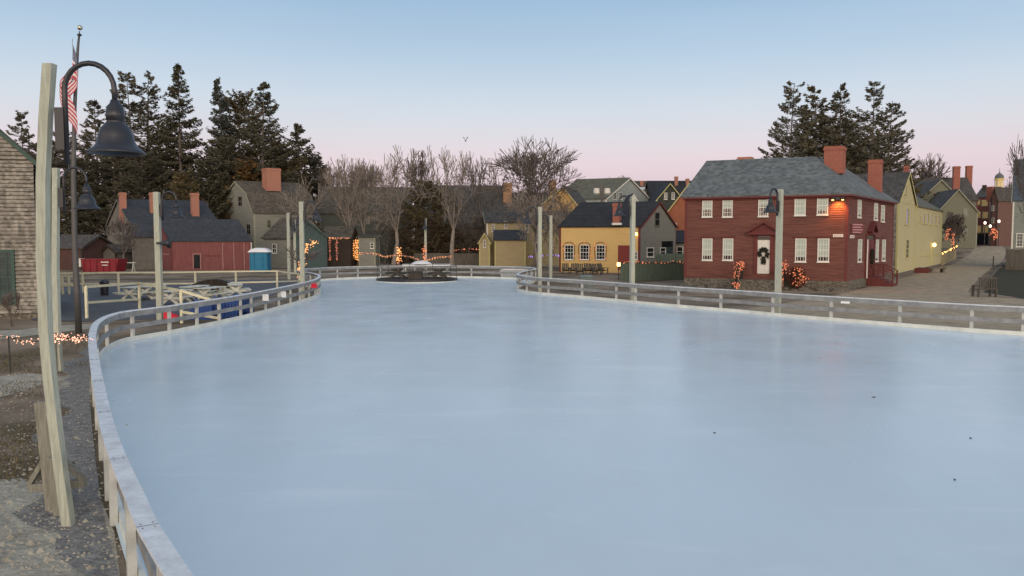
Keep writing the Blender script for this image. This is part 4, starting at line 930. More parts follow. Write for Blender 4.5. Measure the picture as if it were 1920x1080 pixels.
# ---------------------------------------------------------------- flagpole and flag
fb_ = hit(148, 625); Yf = fb_.y; ftop = at(148, 66, Yf).z
t = thing('flagpole', 'tall thin grey metal flagpole with ball finial behind the nearest lamp post', 'flagpole', fb_)
def fr(px, py): q = at(px, py, Yf); return (q.x - fb_.x, 0, q.z)
mb = MB(); mb.tube([fr(148, 630), fr(144, 545), fr(140, 460), fr(137.5, 330), fr(140, 200), fr(146, 90), fr(148.5, 66)], [.115, .11, .10, .085, .065, .045, .035], 12); mb.build('pole', M_alu, t, True)
fx = fr(150, 66)[0]
mb = MB(); mb.lathe([(0, .0), (.07, 0.0), (.08, .05), (.02, .08), (.02, .16)], (fr(149, 66)[0], 0, ftop - .02), 12); mb.build('truck', M_black, t)
mb = MB(); c = (fr(150, 52)[0], 0, at(150, 52, Yf).z); mb.lathe([(.09 * math.sin(a * math.pi / 8), -.09 * math.cos(a * math.pi / 8)) for a in range(9)], c, 14); mb.build('ball', M_brass, t, True)
def flag_mat():
    m = bpy.data.materials.new('flag_cloth'); m.use_nodes = True; n = m.node_tree.nodes; l = m.node_tree.links; b = n['Principled BSDF']; b.inputs['Roughness'].default_value = .8
    uv = n.new('ShaderNodeUVMap'); uv.uv_map = 'UVMap'; sp = n.new('ShaderNodeSeparateXYZ'); l.new(uv.outputs[0], sp.inputs[0])
    def math_(op, a, b_=None):
        q = n.new('ShaderNodeMath'); q.operation = op
        for i, x in enumerate((a, b_)):
            if x is None: continue
            if isinstance(x, (int, float)): q.inputs[i].default_value = x
            else: l.new(x, q.inputs[i])
        return q.outputs[0]
    st_ = math_('MODULO', math_('FLOOR', math_('MULTIPLY', sp.outputs['Y'], 13)), 2)   # 0 -> red
    mx = n.new('ShaderNodeMixRGB'); l.new(st_, mx.inputs['Fac']); mx.inputs['Color1'].default_value = (.42, .05, .08, 1); mx.inputs['Color2'].default_value = (.62, .56, .55, 1)
    can = math_('MULTIPLY', math_('LESS_THAN', sp.outputs['X'], .4), math_('GREATER_THAN', sp.outputs['Y'], 6 / 13))
    fxx = math_('SUBTRACT', math_('FRACT', math_('MULTIPLY', sp.outputs['X'], 15)), .5); fyy = math_('SUBTRACT', math_('FRACT', math_('MULTIPLY', sp.outputs['Y'], 16.7)), .5)
    star = math_('LESS_THAN', math_('ADD', math_('MULTIPLY', fxx, fxx), math_('MULTIPLY', fyy, fyy)), .06)
    cm = n.new('ShaderNodeMixRGB'); l.new(star, cm.inputs['Fac']); cm.inputs['Color1'].default_value = (.03, .045, .12, 1); cm.inputs['Color2'].default_value = (.6, .6, .62, 1)
    m2 = n.new('ShaderNodeMixRGB'); l.new(can, m2.inputs['Fac']); l.new(mx.outputs[0], m2.inputs['Color1']); l.new(cm.outputs[0], m2.inputs['Color2']); l.new(m2.outputs[0], b.inputs['Base Color'])
    return m
# limp flag: hoist on the pole, cloth hanging in folds
fm = MB(); NU, NV = 34, 40; uvs = []
ztop_f = at(147, 75, Yf).z; zbot_h = at(142, 150, Yf).z   # hoist
hoist = ztop_f - zbot_h
for i in range(NU + 1):
    u = i / NU
    for j in range(NV + 1):
        v = j / NV                       # v=1 top of hoist
        # free cloth falls: each point drops with u
        z = zbot_h + hoist * v - u * (2.2 + 0.0 * v) * .95
        drift = -.14 - .22 * math.sin(min(1, u * 1.1 + (1 - v) * .4) * math.pi * .8)
        z_frac = (ztop_f - z) / (hoist + 2.1)
        px_ = 148 - 5 * min(1, z_frac * 1.6)
        halfw = .05 + .42 * math.sin(min(1, z_frac * 1.05) * math.pi * .93)
        x = at(px_, 150, Yf).x - fb_.x + halfw * (math.sin(u * 6.5 + (1 - v) * 1.4) * .9 - .15) * (u ** .3)
        y = -.32 - .15 * math.cos(u * 6.5 + (1 - v) * 2) * (u ** .4)
        fm.v.append((x, y, z)); uvs.append((u, v))
for i in range(NU):
    for j in range(NV): fm.f.append((i * (NV + 1) + j, (i + 1) * (NV + 1) + j, (i + 1) * (NV + 1) + j + 1, i * (NV + 1) + j + 1))
fo = fm.build('flag', flag_mat(), None, True); fo.location = fb_; tag(fo, 'limp striped flag with starred blue canton hanging on the flagpole', 'flag')
ul = fo.data.uv_layers.new(name='UVMap')
for lp in fo.data.loops: ul.data[lp.index].uv = uvs[lp.vertex_index]

# string lights along the left
t = thing('stake', 'thin black stake holding the string lights at the left', 'stake', hit(20, 698)); Ys = hit(20, 698).y
mb = MB(); mb.tube([(0, 0, 0), (-.02, 0, at(19, 633, Ys).z)], .02, 6); mb.build('rod', M_black, t)
mb = MB(); mb.lathe([(0, .03), (.03, 0), (0, -.03)], (-.02, 0, at(19, 632, Ys).z), 8); mb.build('hook', M_black, t)
garland('string_lights', 'string of warm white and red lights sagging between stake and fence at the left', [at(-40, 631, 21), at(19, 632, Ys), at(45, 641, 21), at(75, 639, 21.1), at(108, 630, 20.9), at(135, 637, 20.5), at(166, 631, 18.8)], 150, .045, M_bulbp, M_cable, .016, None, .012, 71)
garland('lit_garland', 'ring of lights wound round the second lamp post', [at(98, 633, 20.8), at(106, 634, 20.75), at(113, 632, 20.8), at(117, 628, 20.9)], 40, .06, M_bulbp, M_cable, .018, None, .012, 72)

# ---------------------------------------------------------------- cream rail fences round the patio
def rail_fence(label, posts, rails, m=M_cream, r=.05):
    base = Vector(posts[0][0]) * 1.0; base.z = 0; t = thing('rail_fence', label, 'fence', base)
    for a, b in posts:
        mb = MB(); a = Vector(a) - base; b = Vector(b) - base; mb.bar(a, b, .1, .1, (0, 1, 0)); mb.build('post', m, t)
    for a, b in rails:
        mb = MB(); mb.bar(Vector(a) - base, Vector(b) - base, .09, .1); mb.build('rail', m, t)
    return t
def post_px(px, pb, ptop):
    b = hit(px, pb); return b, Vector((b.x, b.y, at(px, ptop, b.y).z))
pp = [post_px(112, 549, 512), post_px(156, 549, 512), post_px(223, 549, 511), post_px(297, 549, 511), post_px(367, 549, 510), post_px(443, 547, 509), post_px(520, 544, 508.5), post_px(562, 537, 514)]
rails = [(pp[i][1], pp[i + 1][1]) for i in range(len(pp) - 1)]
def midp(p, f): return p[0] + (p[1] - p[0]) * f
rails += [(midp(pp[i], .45), midp(pp[i + 1], .45)) for i in range(len(pp) - 1)]
rail_fence('long cream post and rail fence along the back of the grey patio', pp, rails)
pA = [post_px(163, 597, 538), post_px(262, 579, 531), post_px(341, 606, 545), post_px(411, 604, 567)]
r2 = [(pA[i][1], pA[i + 1][1]) for i in range(3)] + [(midp(pA[0], .5), midp(pA[1], .38)), (midp(pA[2], .35), midp(pA[3], .2))]
rail_fence('near cream ramp railing sloping down toward the rink beside the patio', pA, r2)
pB = [post_px(118, 552, 514), post_px(130, 552, 514)]
rail_fence('short cream railing gate at the left end of the patio', [(hit(a, 552), Vector((hit(a, 552).x, hit(a, 552).y, 1.15))) for a in (106, 118, 130)],
           [(Vector((hit(104, 552).x, hit(104, 552).y, z)), Vector((hit(148, 552).x, hit(148, 552).y, z))) for z in (1.12, .55)])

# ---------------------------------------------------------------- picnic tables
def picnic(base, rz, m, label, group, sc_=1.0, name='picnic_table'):
    t = thing(name, label, 'picnic table', base, rz, group); L_ = .95
    mb = MB()
    for k in range(5): mb.box(-L_, L_, -.38 + k * .155, -.38 + k * .155 + .14, .72, .76)
    mb.build('table_top', m, t)
    for sg in (-1, 1):
        mb = MB()
        for k in range(2): mb.box(-L_, L_, sg * .72 - .14 + k * .145, sg * .72 - .005 + k * .145, .42, .455)
        mb.build('bench', m, t)
    for sx in (-.7, .7):
        mb = MB(); mb.bar((sx, -.55, 0), (sx, .36, .72), .14, .045, (1, 0, 0)); mb.build('leg', m, t)
        mb = MB(); mb.bar((sx + .05, .55, 0), (sx + .05, -.36, .72), .14, .045, (1, 0, 0)); mb.build('leg', m, t)
        mb = MB(); mb.bar((sx - .05, -.84, .39), (sx - .05, .84, .39), .045, .12); mb.build('support', m, t)
    return t
tb0 = picnic(hit(285, 560), R(82), M_wtable, 'white picnic table at the left, seen end on behind the ramp railing', 'white picnic tables on the patio')
def cp(o, loc, rz, label, s=1):
    c = copy_tree(o); c.location = loc; c.rotation_euler = (0, 0, rz); c['label'] = label; c.scale = (s, s, s); return c
cp(tb0, hit(331, 571), R(84), 'white picnic table close behind the ramp railing, right of the lamp post')
cp(tb0, hit(366, 561), R(80), 'white picnic table in the middle behind the blue skating aids')
cp(tb0, hit(397, 564), R(75), 'white picnic table partly hidden by the rink fence above the blue skating aids')
cp(tb0, hit(441, 556), R(112), 'white picnic table standing rightmost of the white ones on the patio')
cp(tb0, hit(258, 562), R(78), 'white picnic table leftmost on the patio near the black bin')
t = thing('trash_can', 'black trash can with lid standing on the grey patio', 'trash can', hit(196, 554))
mb = MB(); mb.lathe([(0, 0), (.22, 0), (.26, .75), (.0, .75)], (0, 0, 0), 16); mb.build('barrel', M_black, t); mb = MB(); mb.lathe([(.0, .98), (.12, .97), (.26, .88), (.28, .80), (.28, .755), (0, .755)], (0, 0, 0), 16); mb.build('lid', M_black, t)
# brown wooden box on patio
t = thing('wooden_crate', 'brown slatted wooden crate behind the picnic tables', 'crate', hit(400, 549))
mb = MB()
for i in range(12): mb.box(-1.15 + i * .19, -1.15 + i * .19 + .17, -.4, .4, 0, .55 + .3 * math.sin(math.pi * (i + .5) / 12))
mb.build('boards', M_dkwood, t)
# blue skating aids
def skate_aid(base, rz, label):
    t = thing('skating_aid', label, 'skating aid', base, rz, 'blue plastic skating aids'); mb = MB()
    prof = [(-.5, .0), (-.5, .18), (-.42, .30), (-.40, .62), (-.34, .74), (-.22, .80), (.34, .80), (.44, .74), (.46, .5), (.5, .2), (.5, 0)]
    for k in range(5):
        y0 = -.34 + k * .14
        mb.hexa([(a, y0, b) for a, b in prof], [(a, y0 + .115, b) for a, b in prof])
    mb.box(-.46, .46, -.34, .34, .02, .22); mb.box(-.36, .40, -.32, .32, .24, .72); mb.build('body', M_blue, t)
    mb = MB(); mb.tube([(-.25, -.2, .79), (-.25, -.2, .9), (-.25, .2, .9), (-.25, .2, .79)], .03, 8); mb.build('handle', M_blue, t)
    return t
s0 = skate_aid(hit(364, 602) + Vector((0, .9, 0)), R(10), 'blue plastic skating aid at the left of the row behind the fence')
for i, (x, y, lb) in enumerate([(391, 601, 'blue plastic skating aid with white notice, second in the row'), (417, 601, 'blue ribbed plastic skating aid right of the cream post'), (432, 597, 'blue ribbed plastic skating aid at the right end of the row')]):
    cp(s0, hit(x, y) + Vector((0, 1.5, 0)), R((20, 85, 88)[i]), lb, 1.05)
pn = at(389, 573, 34.6); t = thing('notice', 'small white notice with a dark mark on the blue skating aid', 'sign', pn); mb = MB(); mb.box(-.13, .13, -.01, .01, -.1, .1); mb.build('sheet', M_wplastic, t); mb = MB(); mb.box(-.04, .05, -.02, -.011, -.05, -.03); mb.box(-.015, .015, -.02, -.011, -.03, .04); mb.box(-.04, .05, -.021, -.011, .04, .055); mb.build('mark', M_black, t)
# red cloth
mb = MB(); rng = random.Random(5)
for i in range(7):
    for j in range(7): mb.v.append((-.3 + i * .1, -.2 + j * .06, max(.02, .5 - i * .07 + rng.uniform(-.05, .05)) * (1 if 0 < j < 6 else .2)))
mb.f = [(i * 7 + j, (i + 1) * 7 + j, (i + 1) * 7 + j + 1, i * 7 + j + 1) for i in range(6) for j in range(6)]
o = mb.build('red_tarp', M_redcloth); o.location = hit(318, 602) + Vector((0, .3, 0)); tag(o, 'crumpled bright red cloth on the ground behind the fence', 'cloth')
o = MB(); o.box(-.15, .15, -.09, .09, 0, .2); o.box(-.12, .12, -.08, .08, .2, .26); o = o.build('red_box', M_redcloth); o.location = at(589, 540, 44.5); tag(o, 'small red box hanging inside the fence at the left neck', 'box')
# notices on the fence
for px, py, lb in ((498, 558, 'white notice fixed on the fence left of the neck'), (531, 552, 'folded white notice on the fence close to the left neck')):
    q = hit(px, py + 18, .5); q = at(px, py, hit(px, 545 if px < 520 else 538, 1.06).y - .3); o = MB(); o.box(-.14, .14, -.008, .008, -.15, .15); o = o.build('notice', M_wplastic); o.location = q; tag(o, lb, 'sign')
q = hit(1585, 556.7, 1.06); pq = at(1585, 567, q.y - .2); o = MB(); o.box(-.17, .17, -.008, .008, -.045, .045); o = o.build('plaque', M_wplastic); o.location = pq; o.rotation_euler = (0, 0, R(-28)); tag(o, 'narrow white plaque on the rink fence near the road', 'sign')

# ---------------------------------------------------------------- island in the ice
isl = hit(782, 527.5); t = thing('island_platform', 'low black edged round platform standing in the ice with brown deck', 'platform', isl)
Rx, Ry = 3.25, 3.0
def ell(k, n=40, z=0): return [(Rx * k * math.cos(2 * math.pi * i / n), Ry * k * math.sin(2 * math.pi * i / n), z) for i in range(n)]
mb = MB(); mb.hexa(ell(1, z=0), ell(1, z=.10)); mb.build('white_edge', M_kerb, t)
mb = MB(); mb.hexa(ell(.99, z=.101), ell(.99, z=.24)); mb.build('black_edge', M_black, t)
mb = MB(); mb.hexa(ell(.93, z=.241), ell(.93, z=.26)); mb.build('deck', M_dkwood, t)
t2 = thing('island_railing', 'thin black metal railing round the island platform', 'railing', isl + Vector((0, 0, .24)))
for z in (1.0, .55):
    mb = MB(); P = ell(.96, z=z); mb.tube([Vector(p) for p in P] + [Vector(P[0])], .018, 5, False); mb.build('rail', M_black, t2)
for i in range(0, 40, 4):
    a = ell(.96)[i]; mb = MB(); mb.tube([(a[0], a[1], 0), (a[0], a[1], 1.02)], .022, 6); mb.build('post', M_black, t2)
pt0 = picnic(isl + Vector((-1.6, .3, .26)), R(90), M_dtable, 'brown picnic table on the left of the island platform', 'brown picnic tables on the island')
cp(pt0, isl + Vector((1.7, .3, .26)), R(88), 'brown picnic table on the right of the island platform', .95)
t = thing('fire_pit', 'square brown wooden box in the middle of the island', 'fire pit', isl + Vector((-.05, -.5, .26)))
mb = MB()
for i in range(6): mb.box(-.5, .5, -.5, .5, i * .09, i * .09 + .075)
mb.build('box', M_dtable, t); mb = MB(); mb.box(-.6, .6, -.6, .6, .541, .6); mb.build('top', M_dtable, t)
t = thing('white_table', 'long white covered table behind the island', 'table', (gx(800, 73.5), 73.5, 0))
mb = MB(); mb.box(-2.2, 2.2, -.6, .6, .8, 1.0); mb.build('top', M_wplastic, t); mb = MB(); 
for sx in (-1.9, 1.9): mb.box(sx - .05, sx + .05, -.5, .5, 0, .8)
mb.build('leg', M_wtable, t)
o = MB(); o.lathe([(0, .32), (.5, .27), (.85, .12), (.95, 0)], (0, 0, 0), 20); o = o.build('dome_cover', M_wplastic, None, True); o.location = (gx(790, 73.5), 73.5, 1.0); tag(o, 'white dome shaped cover lying on the white table behind the island', 'cover')
# banner on the far fence bulge
bc = hit(968, 520, 0); t = thing('banner', 'white round ended banner with grey lettering on the far rink fence', 'banner', Vector((bc.x, bc.y - .2, 0)))
zt = at(968, 503, bc.y).z; mb = MB()
mb.hexa([(x, -.01, z) for x, z in ((-1.5, .62), (1.5, .62), (1.5, zt), (-1.15, zt), (-1.4, zt - .15))], [(x, .03, z) for x, z in ((-1.5, .62), (1.5, .62), (1.5, zt), (-1.15, zt), (-1.4, zt - .15))]); mb.build('upper_panel', M_wplastic, t)
mb = MB(); mb.hexa([(x, -.01, z) for x, z in ((-1.3, .05), (1.5, .05), (1.5, .6), (-1.5, .6))], [(x, .03, z) for x, z in ((-1.3, .05), (1.5, .05), (1.5, .6), (-1.5, .6))]); mb.build('lower_panel', mat('grey_banner', (.35, .40, .42), .6, .1, 3), t)
mb = MB(); rng = random.Random(2); x = -.9
while x < 1.2: w_ = rng.uniform(.08, .2); mb.box(x, x + w_, -.02, -.011, .85, .98); x += w_ + .05
mb.build('lettering', M_util, t)
# utility cabinet and chairs near the cottage
t = thing('utility_cabinet', 'grey green utility cabinet standing behind the right fence', 'cabinet', hit(1099, 548))
mb = MB(); mb.box(-.42, .42, -.35, .35, 0, .98); mb.build('body', M_util, t); mb = MB(); mb.hexa([(-.46, -.4, .981), (.46, -.4, .981), (.46, .4, .981), (-.46, .4, .981)], [(-.34, -.3, 1.1), (.34, -.3, 1.1), (.34, .3, 1.1), (-.34, .3, 1.1)]); mb.build('lid', M_util, t)
mb = MB(); mb.box(-.36, -.02, -.37, -.352, .1, .9); mb.box(.02, .36, -.37, -.352, .1, .9); mb.build('door', M_util, t)
def deckchair(base, rz, label):
    t = thing('wooden_chair', label, 'chair', base, rz, 'wooden chairs before the ochre cottage')
    mb = MB(); mb.hexa([(-.3, -.35, .38), (.3, -.35, .38), (.3, .25, .25), (-.3, .25, .25)], [(-.3, -.35, .42), (.3, -.35, .42), (.3, .25, .29), (-.3, .25, .29)]); mb.build('seat', M_dtable, t)
    mb = MB()
    for k in range(4): mb.bar((-.24 + k * .16, .22, .25), (-.24 + k * .17, .55, 1.0), .13, .025, (0, 1, 0))
    mb.build('backrest', M_dtable, t)
    for sg in (-1, 1):
        mb = MB(); mb.box(sg * .34 - .03, sg * .34 + .03, -.36, -.28, 0, .58); mb.build('leg', M_dtable, t)
        mb = MB(); mb.bar((sg * .34, .5, 0), (sg * .34, .15, .56), .06, .06); mb.build('leg', M_dtable, t)
        mb = MB(); mb.box(sg * .36 - .07, sg * .36 + .07, -.42, .38, .58, .61); mb.build('armrest', M_dtable, t)
    return t
c0 = deckchair(hit(1062, 514), R(10), 'brown wooden chair leftmost in the row before the ochre cottage')
for i, (x, lb) in enumerate([(1075, 'second'), (1087, 'third'), (1103, 'fourth'), (1117, 'fifth'), (1130, 'sixth and last')]):
    cp(c0, hit(x, 514 + i % 2), R(-15 + 13 * i), f'brown wooden chair, {lb} from the left in the row before the ochre cottage')
# bench on the lawn edge by the road
bb = hit(1851, 557); t = thing('park_bench', 'dark slatted wooden bench seen from behind at the road edge', 'bench', bb, R(8))
mb = MB()
for k in range(8): mb.box(-.55 + k * .15, -.55 + k * .15 + .06, -.03, .02, .5, 1.08)
mb.box(-.6, .6, -.04, .03, 1.08, 1.16); mb.box(-.6, .6, -.04, .03, .44, .5); mb.build('backrest', M_dtable, t)
mb = MB()
for k in range(5): mb.box(-.6, .6, .05 + k * .1, .13 + k * .1, .42, .45)
mb.build('seat', M_dtable, t)
for sx in (-.56, .56):
    for y_ in (0, .48): mb = MB(); mb.box(sx - .05, sx + .05, y_ - .05, y_ + .05, 0, .65 if y_ else .44); mb.build('leg', M_dtable, t)
    mb = MB(); mb.box(sx - .05, sx + .05, .0, .55, .651, .69); mb.build('armrest', M_dtable, t)
t = thing('signpost', 'thin dark post standing at the edge of the road', 'post', hit(1862, 502)); mb = MB(); mb.box(-.04, .04, -.04, .04, 0, 1.3); mb.build('post', M_dkwood, t)
t = thing('stone_bench', 'low stone bench outside the long pale yellow house', 'bench', hit(1752, 511) + Vector((.2, 0, 0)))
mb = MB(); mb.box(-.9, .9, -.3, .3, .4, .52); mb.build('seat', M_stone, t)
for sx in (-.6, .6): mb = MB(); mb.box(sx - .12, sx + .12, -.25, .25, 0, .4); mb.build('leg', M_stone, t)
# boulders along the red house
rng = random.Random(8)
for i in range(30):
    x = rng.choice([rng.uniform(-.5, 3.6), rng.uniform(6.8, rw)]); p = RED.wp('F', x, 0, rng.uniform(.3, 1.3)) + Vector((RED.A.x, RED.A.y, 0)); r_ = rng.uniform(.18, .42)
    mb = MB(); prof = [(0, r_ * .6)] + [(r_ * math.sin(a * math.pi / 8), r_ * .6 * math.cos(a * math.pi / 8)) for a in range(1, 6)]
    mb.lathe(prof, (0, 0, 0), 9); mb.v = [(a * (1 + rng.uniform(-.2, .2)) * 1.4, b * (1 + rng.uniform(-.2, .2)), c * (1 + rng.uniform(-.2, .2))) for a, b, c in mb.v]
    o = mb.build('boulder', M_stone, None, True); o.location = (p.x, p.y, .02); o.rotation_euler = (0, 0, rng.random() * 3); tag(o, 'rough grey boulder lying at the foot of the red house front wall', 'rock', 'boulders at the foot of the red house')
# dumpster, portable toilet
t = thing('dumpster', 'dark red steel dumpster with white lettering in front of the grey board house', 'dumpster', hit(196, 511))
mb = MB(); mb.hexa([(-1.6, -.9, .1), (1.6, -.9, .1), (1.6, .9, .1), (-1.6, .9, .1)], [(-1.75, -.95, 1.35), (1.85, -.95, 1.35), (1.85, .95, 1.35), (-1.75, .95, 1.35)]); mb.build('body', M_dumpster, t)
mb = MB(); mb.box(-1.78, 1.88, -1.0, -.951, 1.25, 1.38)
for k in range(6): mb.box(-1.6 + k * .62, -1.5 + k * .62, -1.0, -.93, .15, 1.25)
mb.build('rib', M_dumpster, t)
mb = MB(); mb.box(-2.0, -1.8, -.9, -.2, .6, 1.4); mb.box(.2, .95, -1.01, -1.001, 1.0, 1.1); mb.box(.3, .85, -1.01, -1.001, .72, .8); mb.build('marking', M_white, t)
t = thing('portable_toilet', 'bright blue portable toilet with white domed roof beside the red barn', 'portable toilet', hit(489, 511))
for i in range(1): pass
mb = MB(); mb.box(-.85, .85, -.6, .6, .05, 1.95)
for k in range(5): mb.box(-.86 + k * .41, -.8 + k * .41, -.64, -.601, .05, 1.95)
mb.build('cabin', M_cyan, t); mb = MB(); mb.box(-.35, .35, -.66, -.645, .2, 1.9); mb.build('door', M_cyan, t)
mb = MB(); mb.hexa([(-1.05, -.7, 2.001), (1.05, -.7, 2.001), (1.05, .7, 2.001), (-1.05, .7, 2.001)], [(-.75, -.5, 2.3), (.75, -.5, 2.3), (.75, .5, 2.3), (-.75, .5, 2.3)]); mb.hexa([(-.75, -.5, 2.301), (.75, -.5, 2.301), (.75, .5, 2.301), (-.75, .5, 2.301)], [(-.35, -.25, 2.42), (.35, -.25, 2.42), (.35, .25, 2.42), (-.35, .25, 2.42)]); mb.build('roof', M_wplastic, t)
t = thing('sawhorse', 'white sawhorse beside the dumpster', 'sawhorse', hit(241, 510)); 
for sx in (-.5, .5):
    for sy in (-.3, .3): mb = MB(); mb.bar((sx, sy, 0), (sx, 0, .9), .07); mb.build('leg', M_wtable, t)
mb = MB(); mb.box(-.7, .7, -.06, .06, .88, .98); mb.build('beam', M_wtable, t)
# utility pole
t = thing('utility_pole', 'wooden utility pole with two white transformers above the cottage roof', 'utility pole', (gx(1128, 112), 112, 1.0))
mb = MB(); mb.tube([(0, 0, 0), (0, 0, zz(346, 112) - 1)], .14, 8); mb.build('pole', M_bark, t)
for sx in (-.75, .75): mb = MB(); mb.lathe([(0, .4), (.4, .35), (.45, -.3), (.3, -.5), (0, -.5)], (sx, 0, zz(358, 112) - 1), 12); mb.build('transformer', M_white, t)
mb = MB(); mb.box(-1.2, 1.2, -.06, .06, zz(353, 112) - 1.05, zz(353, 112) - .9); mb.build('crossarm', M_bark, t)
# garland swags between posts behind the rink
sw = [(675, 475), (700, 476), (722, 481), (745, 478), (770, 482), (793, 489), (820, 483), (848, 480)]
garland('string_lights', 'golden swagged string of lights hanging across behind the rink', [at(a, b, 84) for a, b in sw], 150, .05, M_bulb, M_barntrim, .035, None, .05, 81)
t = thing('garland_post', 'short post wrapped in golden lights in the middle of the swags', 'post', (gx(747, 84), 84, 0)); mb = MB(); mb.tube([(0, 0, 0), (0, 0, zz(464, 84))], .1, 8); mb.build('post', M_barntrim, t)
garland('lit_garland', 'golden lights wound round the short post behind the rink', [at(747, 488, 83.8), at(747, 465, 83.8)], 60, .12, M_bulb, M_leafy, .055, None, .02, 82)
garland('lit_garland', 'pink lights spiralled round the foot of the far lamp post behind the island', [at(796, 494, 83.6), at(796, 464, 83.6)], 60, .12, M_bulbdim, M_leafy, .055, None, .02, 83)
garland('string_lights', 'fine string of lights along the top of the weathered grey fence', [at(850, 470, 97), at(880, 467, 97), at(912, 469, 97)], 30, .04, M_bulbdim, M_cable, .05, None, .02, 84)
garland('string_lights', 'dim violet string of lights beside the right neck lamp posts', [at(992, 482, 90), at(1030, 478, 90), at(1050, 480, 90)], 40, .05, mat('violet_bulb', (.3, .2, .6), .5, .1, 3, emit=(.45, .3, 1), es=.8), M_cable, .06, None, .02, 85)
# a bird far off in the sky
t = MB(); t.hexa([(-.1, -.5, 0), (.1, -.5, 0), (.15, .4, 0), (-.15, .4, 0)], [(-.05, -.4, .18), (.05, -.4, .18), (.08, .3, .2), (-.08, .3, .2)]); t.add([(0, .2, .1), (-.5, -.1, .8), (-.3, -.3, .75), (0, -.2, .1), (.5, -.1, .8), (.3, -.3, .75)], [(0, 1, 2, 3), (0, 3, 5, 4)])
o = t.build('bird', M_black); o.location = at(873, 265, 150); tag(o, 'tiny dark bird flying alone in the pink sky', 'bird')

# ---------------------------------------------------------------- trees
def bare_mesh(seed, levels=6, spread=.55, up=.35, trunk=.22, nb=(2, 4), thin=.62, first=.28, multi=1, minr=.014):
    rng = random.Random(seed); mb = MB()
    def seg(a, b, r0, r1, n):
        d = (b - a).normalized(); u = Vector((0, 0, 1)) if abs(d.z) < .9 else Vector((1, 0, 0)); x = d.cross(u).normalized(); y = d.cross(x); vs = []
        for p, r_ in ((a, r0), (b, r1)):
            for j in range(n): an = 2 * math.pi * j / n; vs.append(p + (x * math.cos(an) + y * math.sin(an)) * r_)
        mb.add(vs, [(j, (j + 1) % n, n + (j + 1) % n, n + j) for j in range(n)])
    def grow(p, d, L_, r_, lv):
        n = 6 if lv == 0 else (4 if lv < 3 else 3); k = 3 if lv < 4 else 2; q = p
        pts = []
        for i in range(k):
            d = (d + Vector((rng.gauss(0, .13), rng.gauss(0, .13), rng.gauss(0, .06) + up * .10))).normalized()
            e = q + d * L_ / k; r0 = max(minr, r_ * (1 - .45 * i / k)); r1 = max(minr, r_ * (1 - .45 * (i + 1) / k)); seg(q, e, r0, r1, n); pts.append((e, d, r1)); q = e
        if lv >= levels: return
        cnt = rng.randint(*nb) + (1 if lv in (0, 1) else 0)
        for i in range(cnt):
            an = rng.random() * 6.283; s_ = spread * rng.uniform(.6, 1.35); ax = d.orthogonal().normalized(); ax.rotate(Matrix.Rotation(an, 3, d))
            nd = (d + ax * s_ + Vector((0, 0, up * .3))).normalized(); grow(q, nd, L_ * rng.uniform(.68, .86), pts[-1][2] * thin * rng.uniform(.9, 1.25), lv + 1)
        if lv >= 1:
            for e, dd, rr_ in pts[:-1]:
                ax = dd.orthogonal().normalized(); ax.rotate(Matrix.Rotation(rng.random() * 6.283, 3, dd)); grow(e, (dd * .6 + ax).normalized(), L_ * .6, rr_ * .5, min(levels, lv + 2))
    for m_ in range(multi):
        an = 6.283 * m_ / max(1, multi) + rng.random(); d = Vector((math.cos(an) * .25, math.sin(an) * .25, 1)).normalized() if multi > 1 else Vector((0, 0, 1))
        grow(Vector((math.cos(an) * .15, math.sin(an) * .15, 0)) if multi > 1 else Vector((0, 0, 0)), d, 1.0 * (first / .28), trunk * (.6 if multi > 1 else 1) / 3, 0)
    return mb
def fit(mb, wd, ht):
    wd = wd * .93
    hm = max(v[2] for v in mb.v); tv = [v for v in mb.v if v[2] > .45 * hm]; cxm = sum(v[0] for v in tv) / len(tv); cym = sum(v[1] for v in tv) / len(tv)
    mb.v = [(v[0] - cxm * min(1, v[2] / hm / .7), v[1] - cym * min(1, v[2] / hm / .7), v[2]) for v in mb.v]
    xs_ = sorted(v[0] for v in mb.v); ys_ = sorted(v[1] for v in mb.v); zs_ = [v[2] for v in mb.v]
    n = len(xs_); wx = (xs_[int(n * .99)] - xs_[int(n * .01)]); wy = (ys_[int(n * .99)] - ys_[int(n * .01)]); h = max(zs_)
    return wd / wx, wd / wy, ht / h
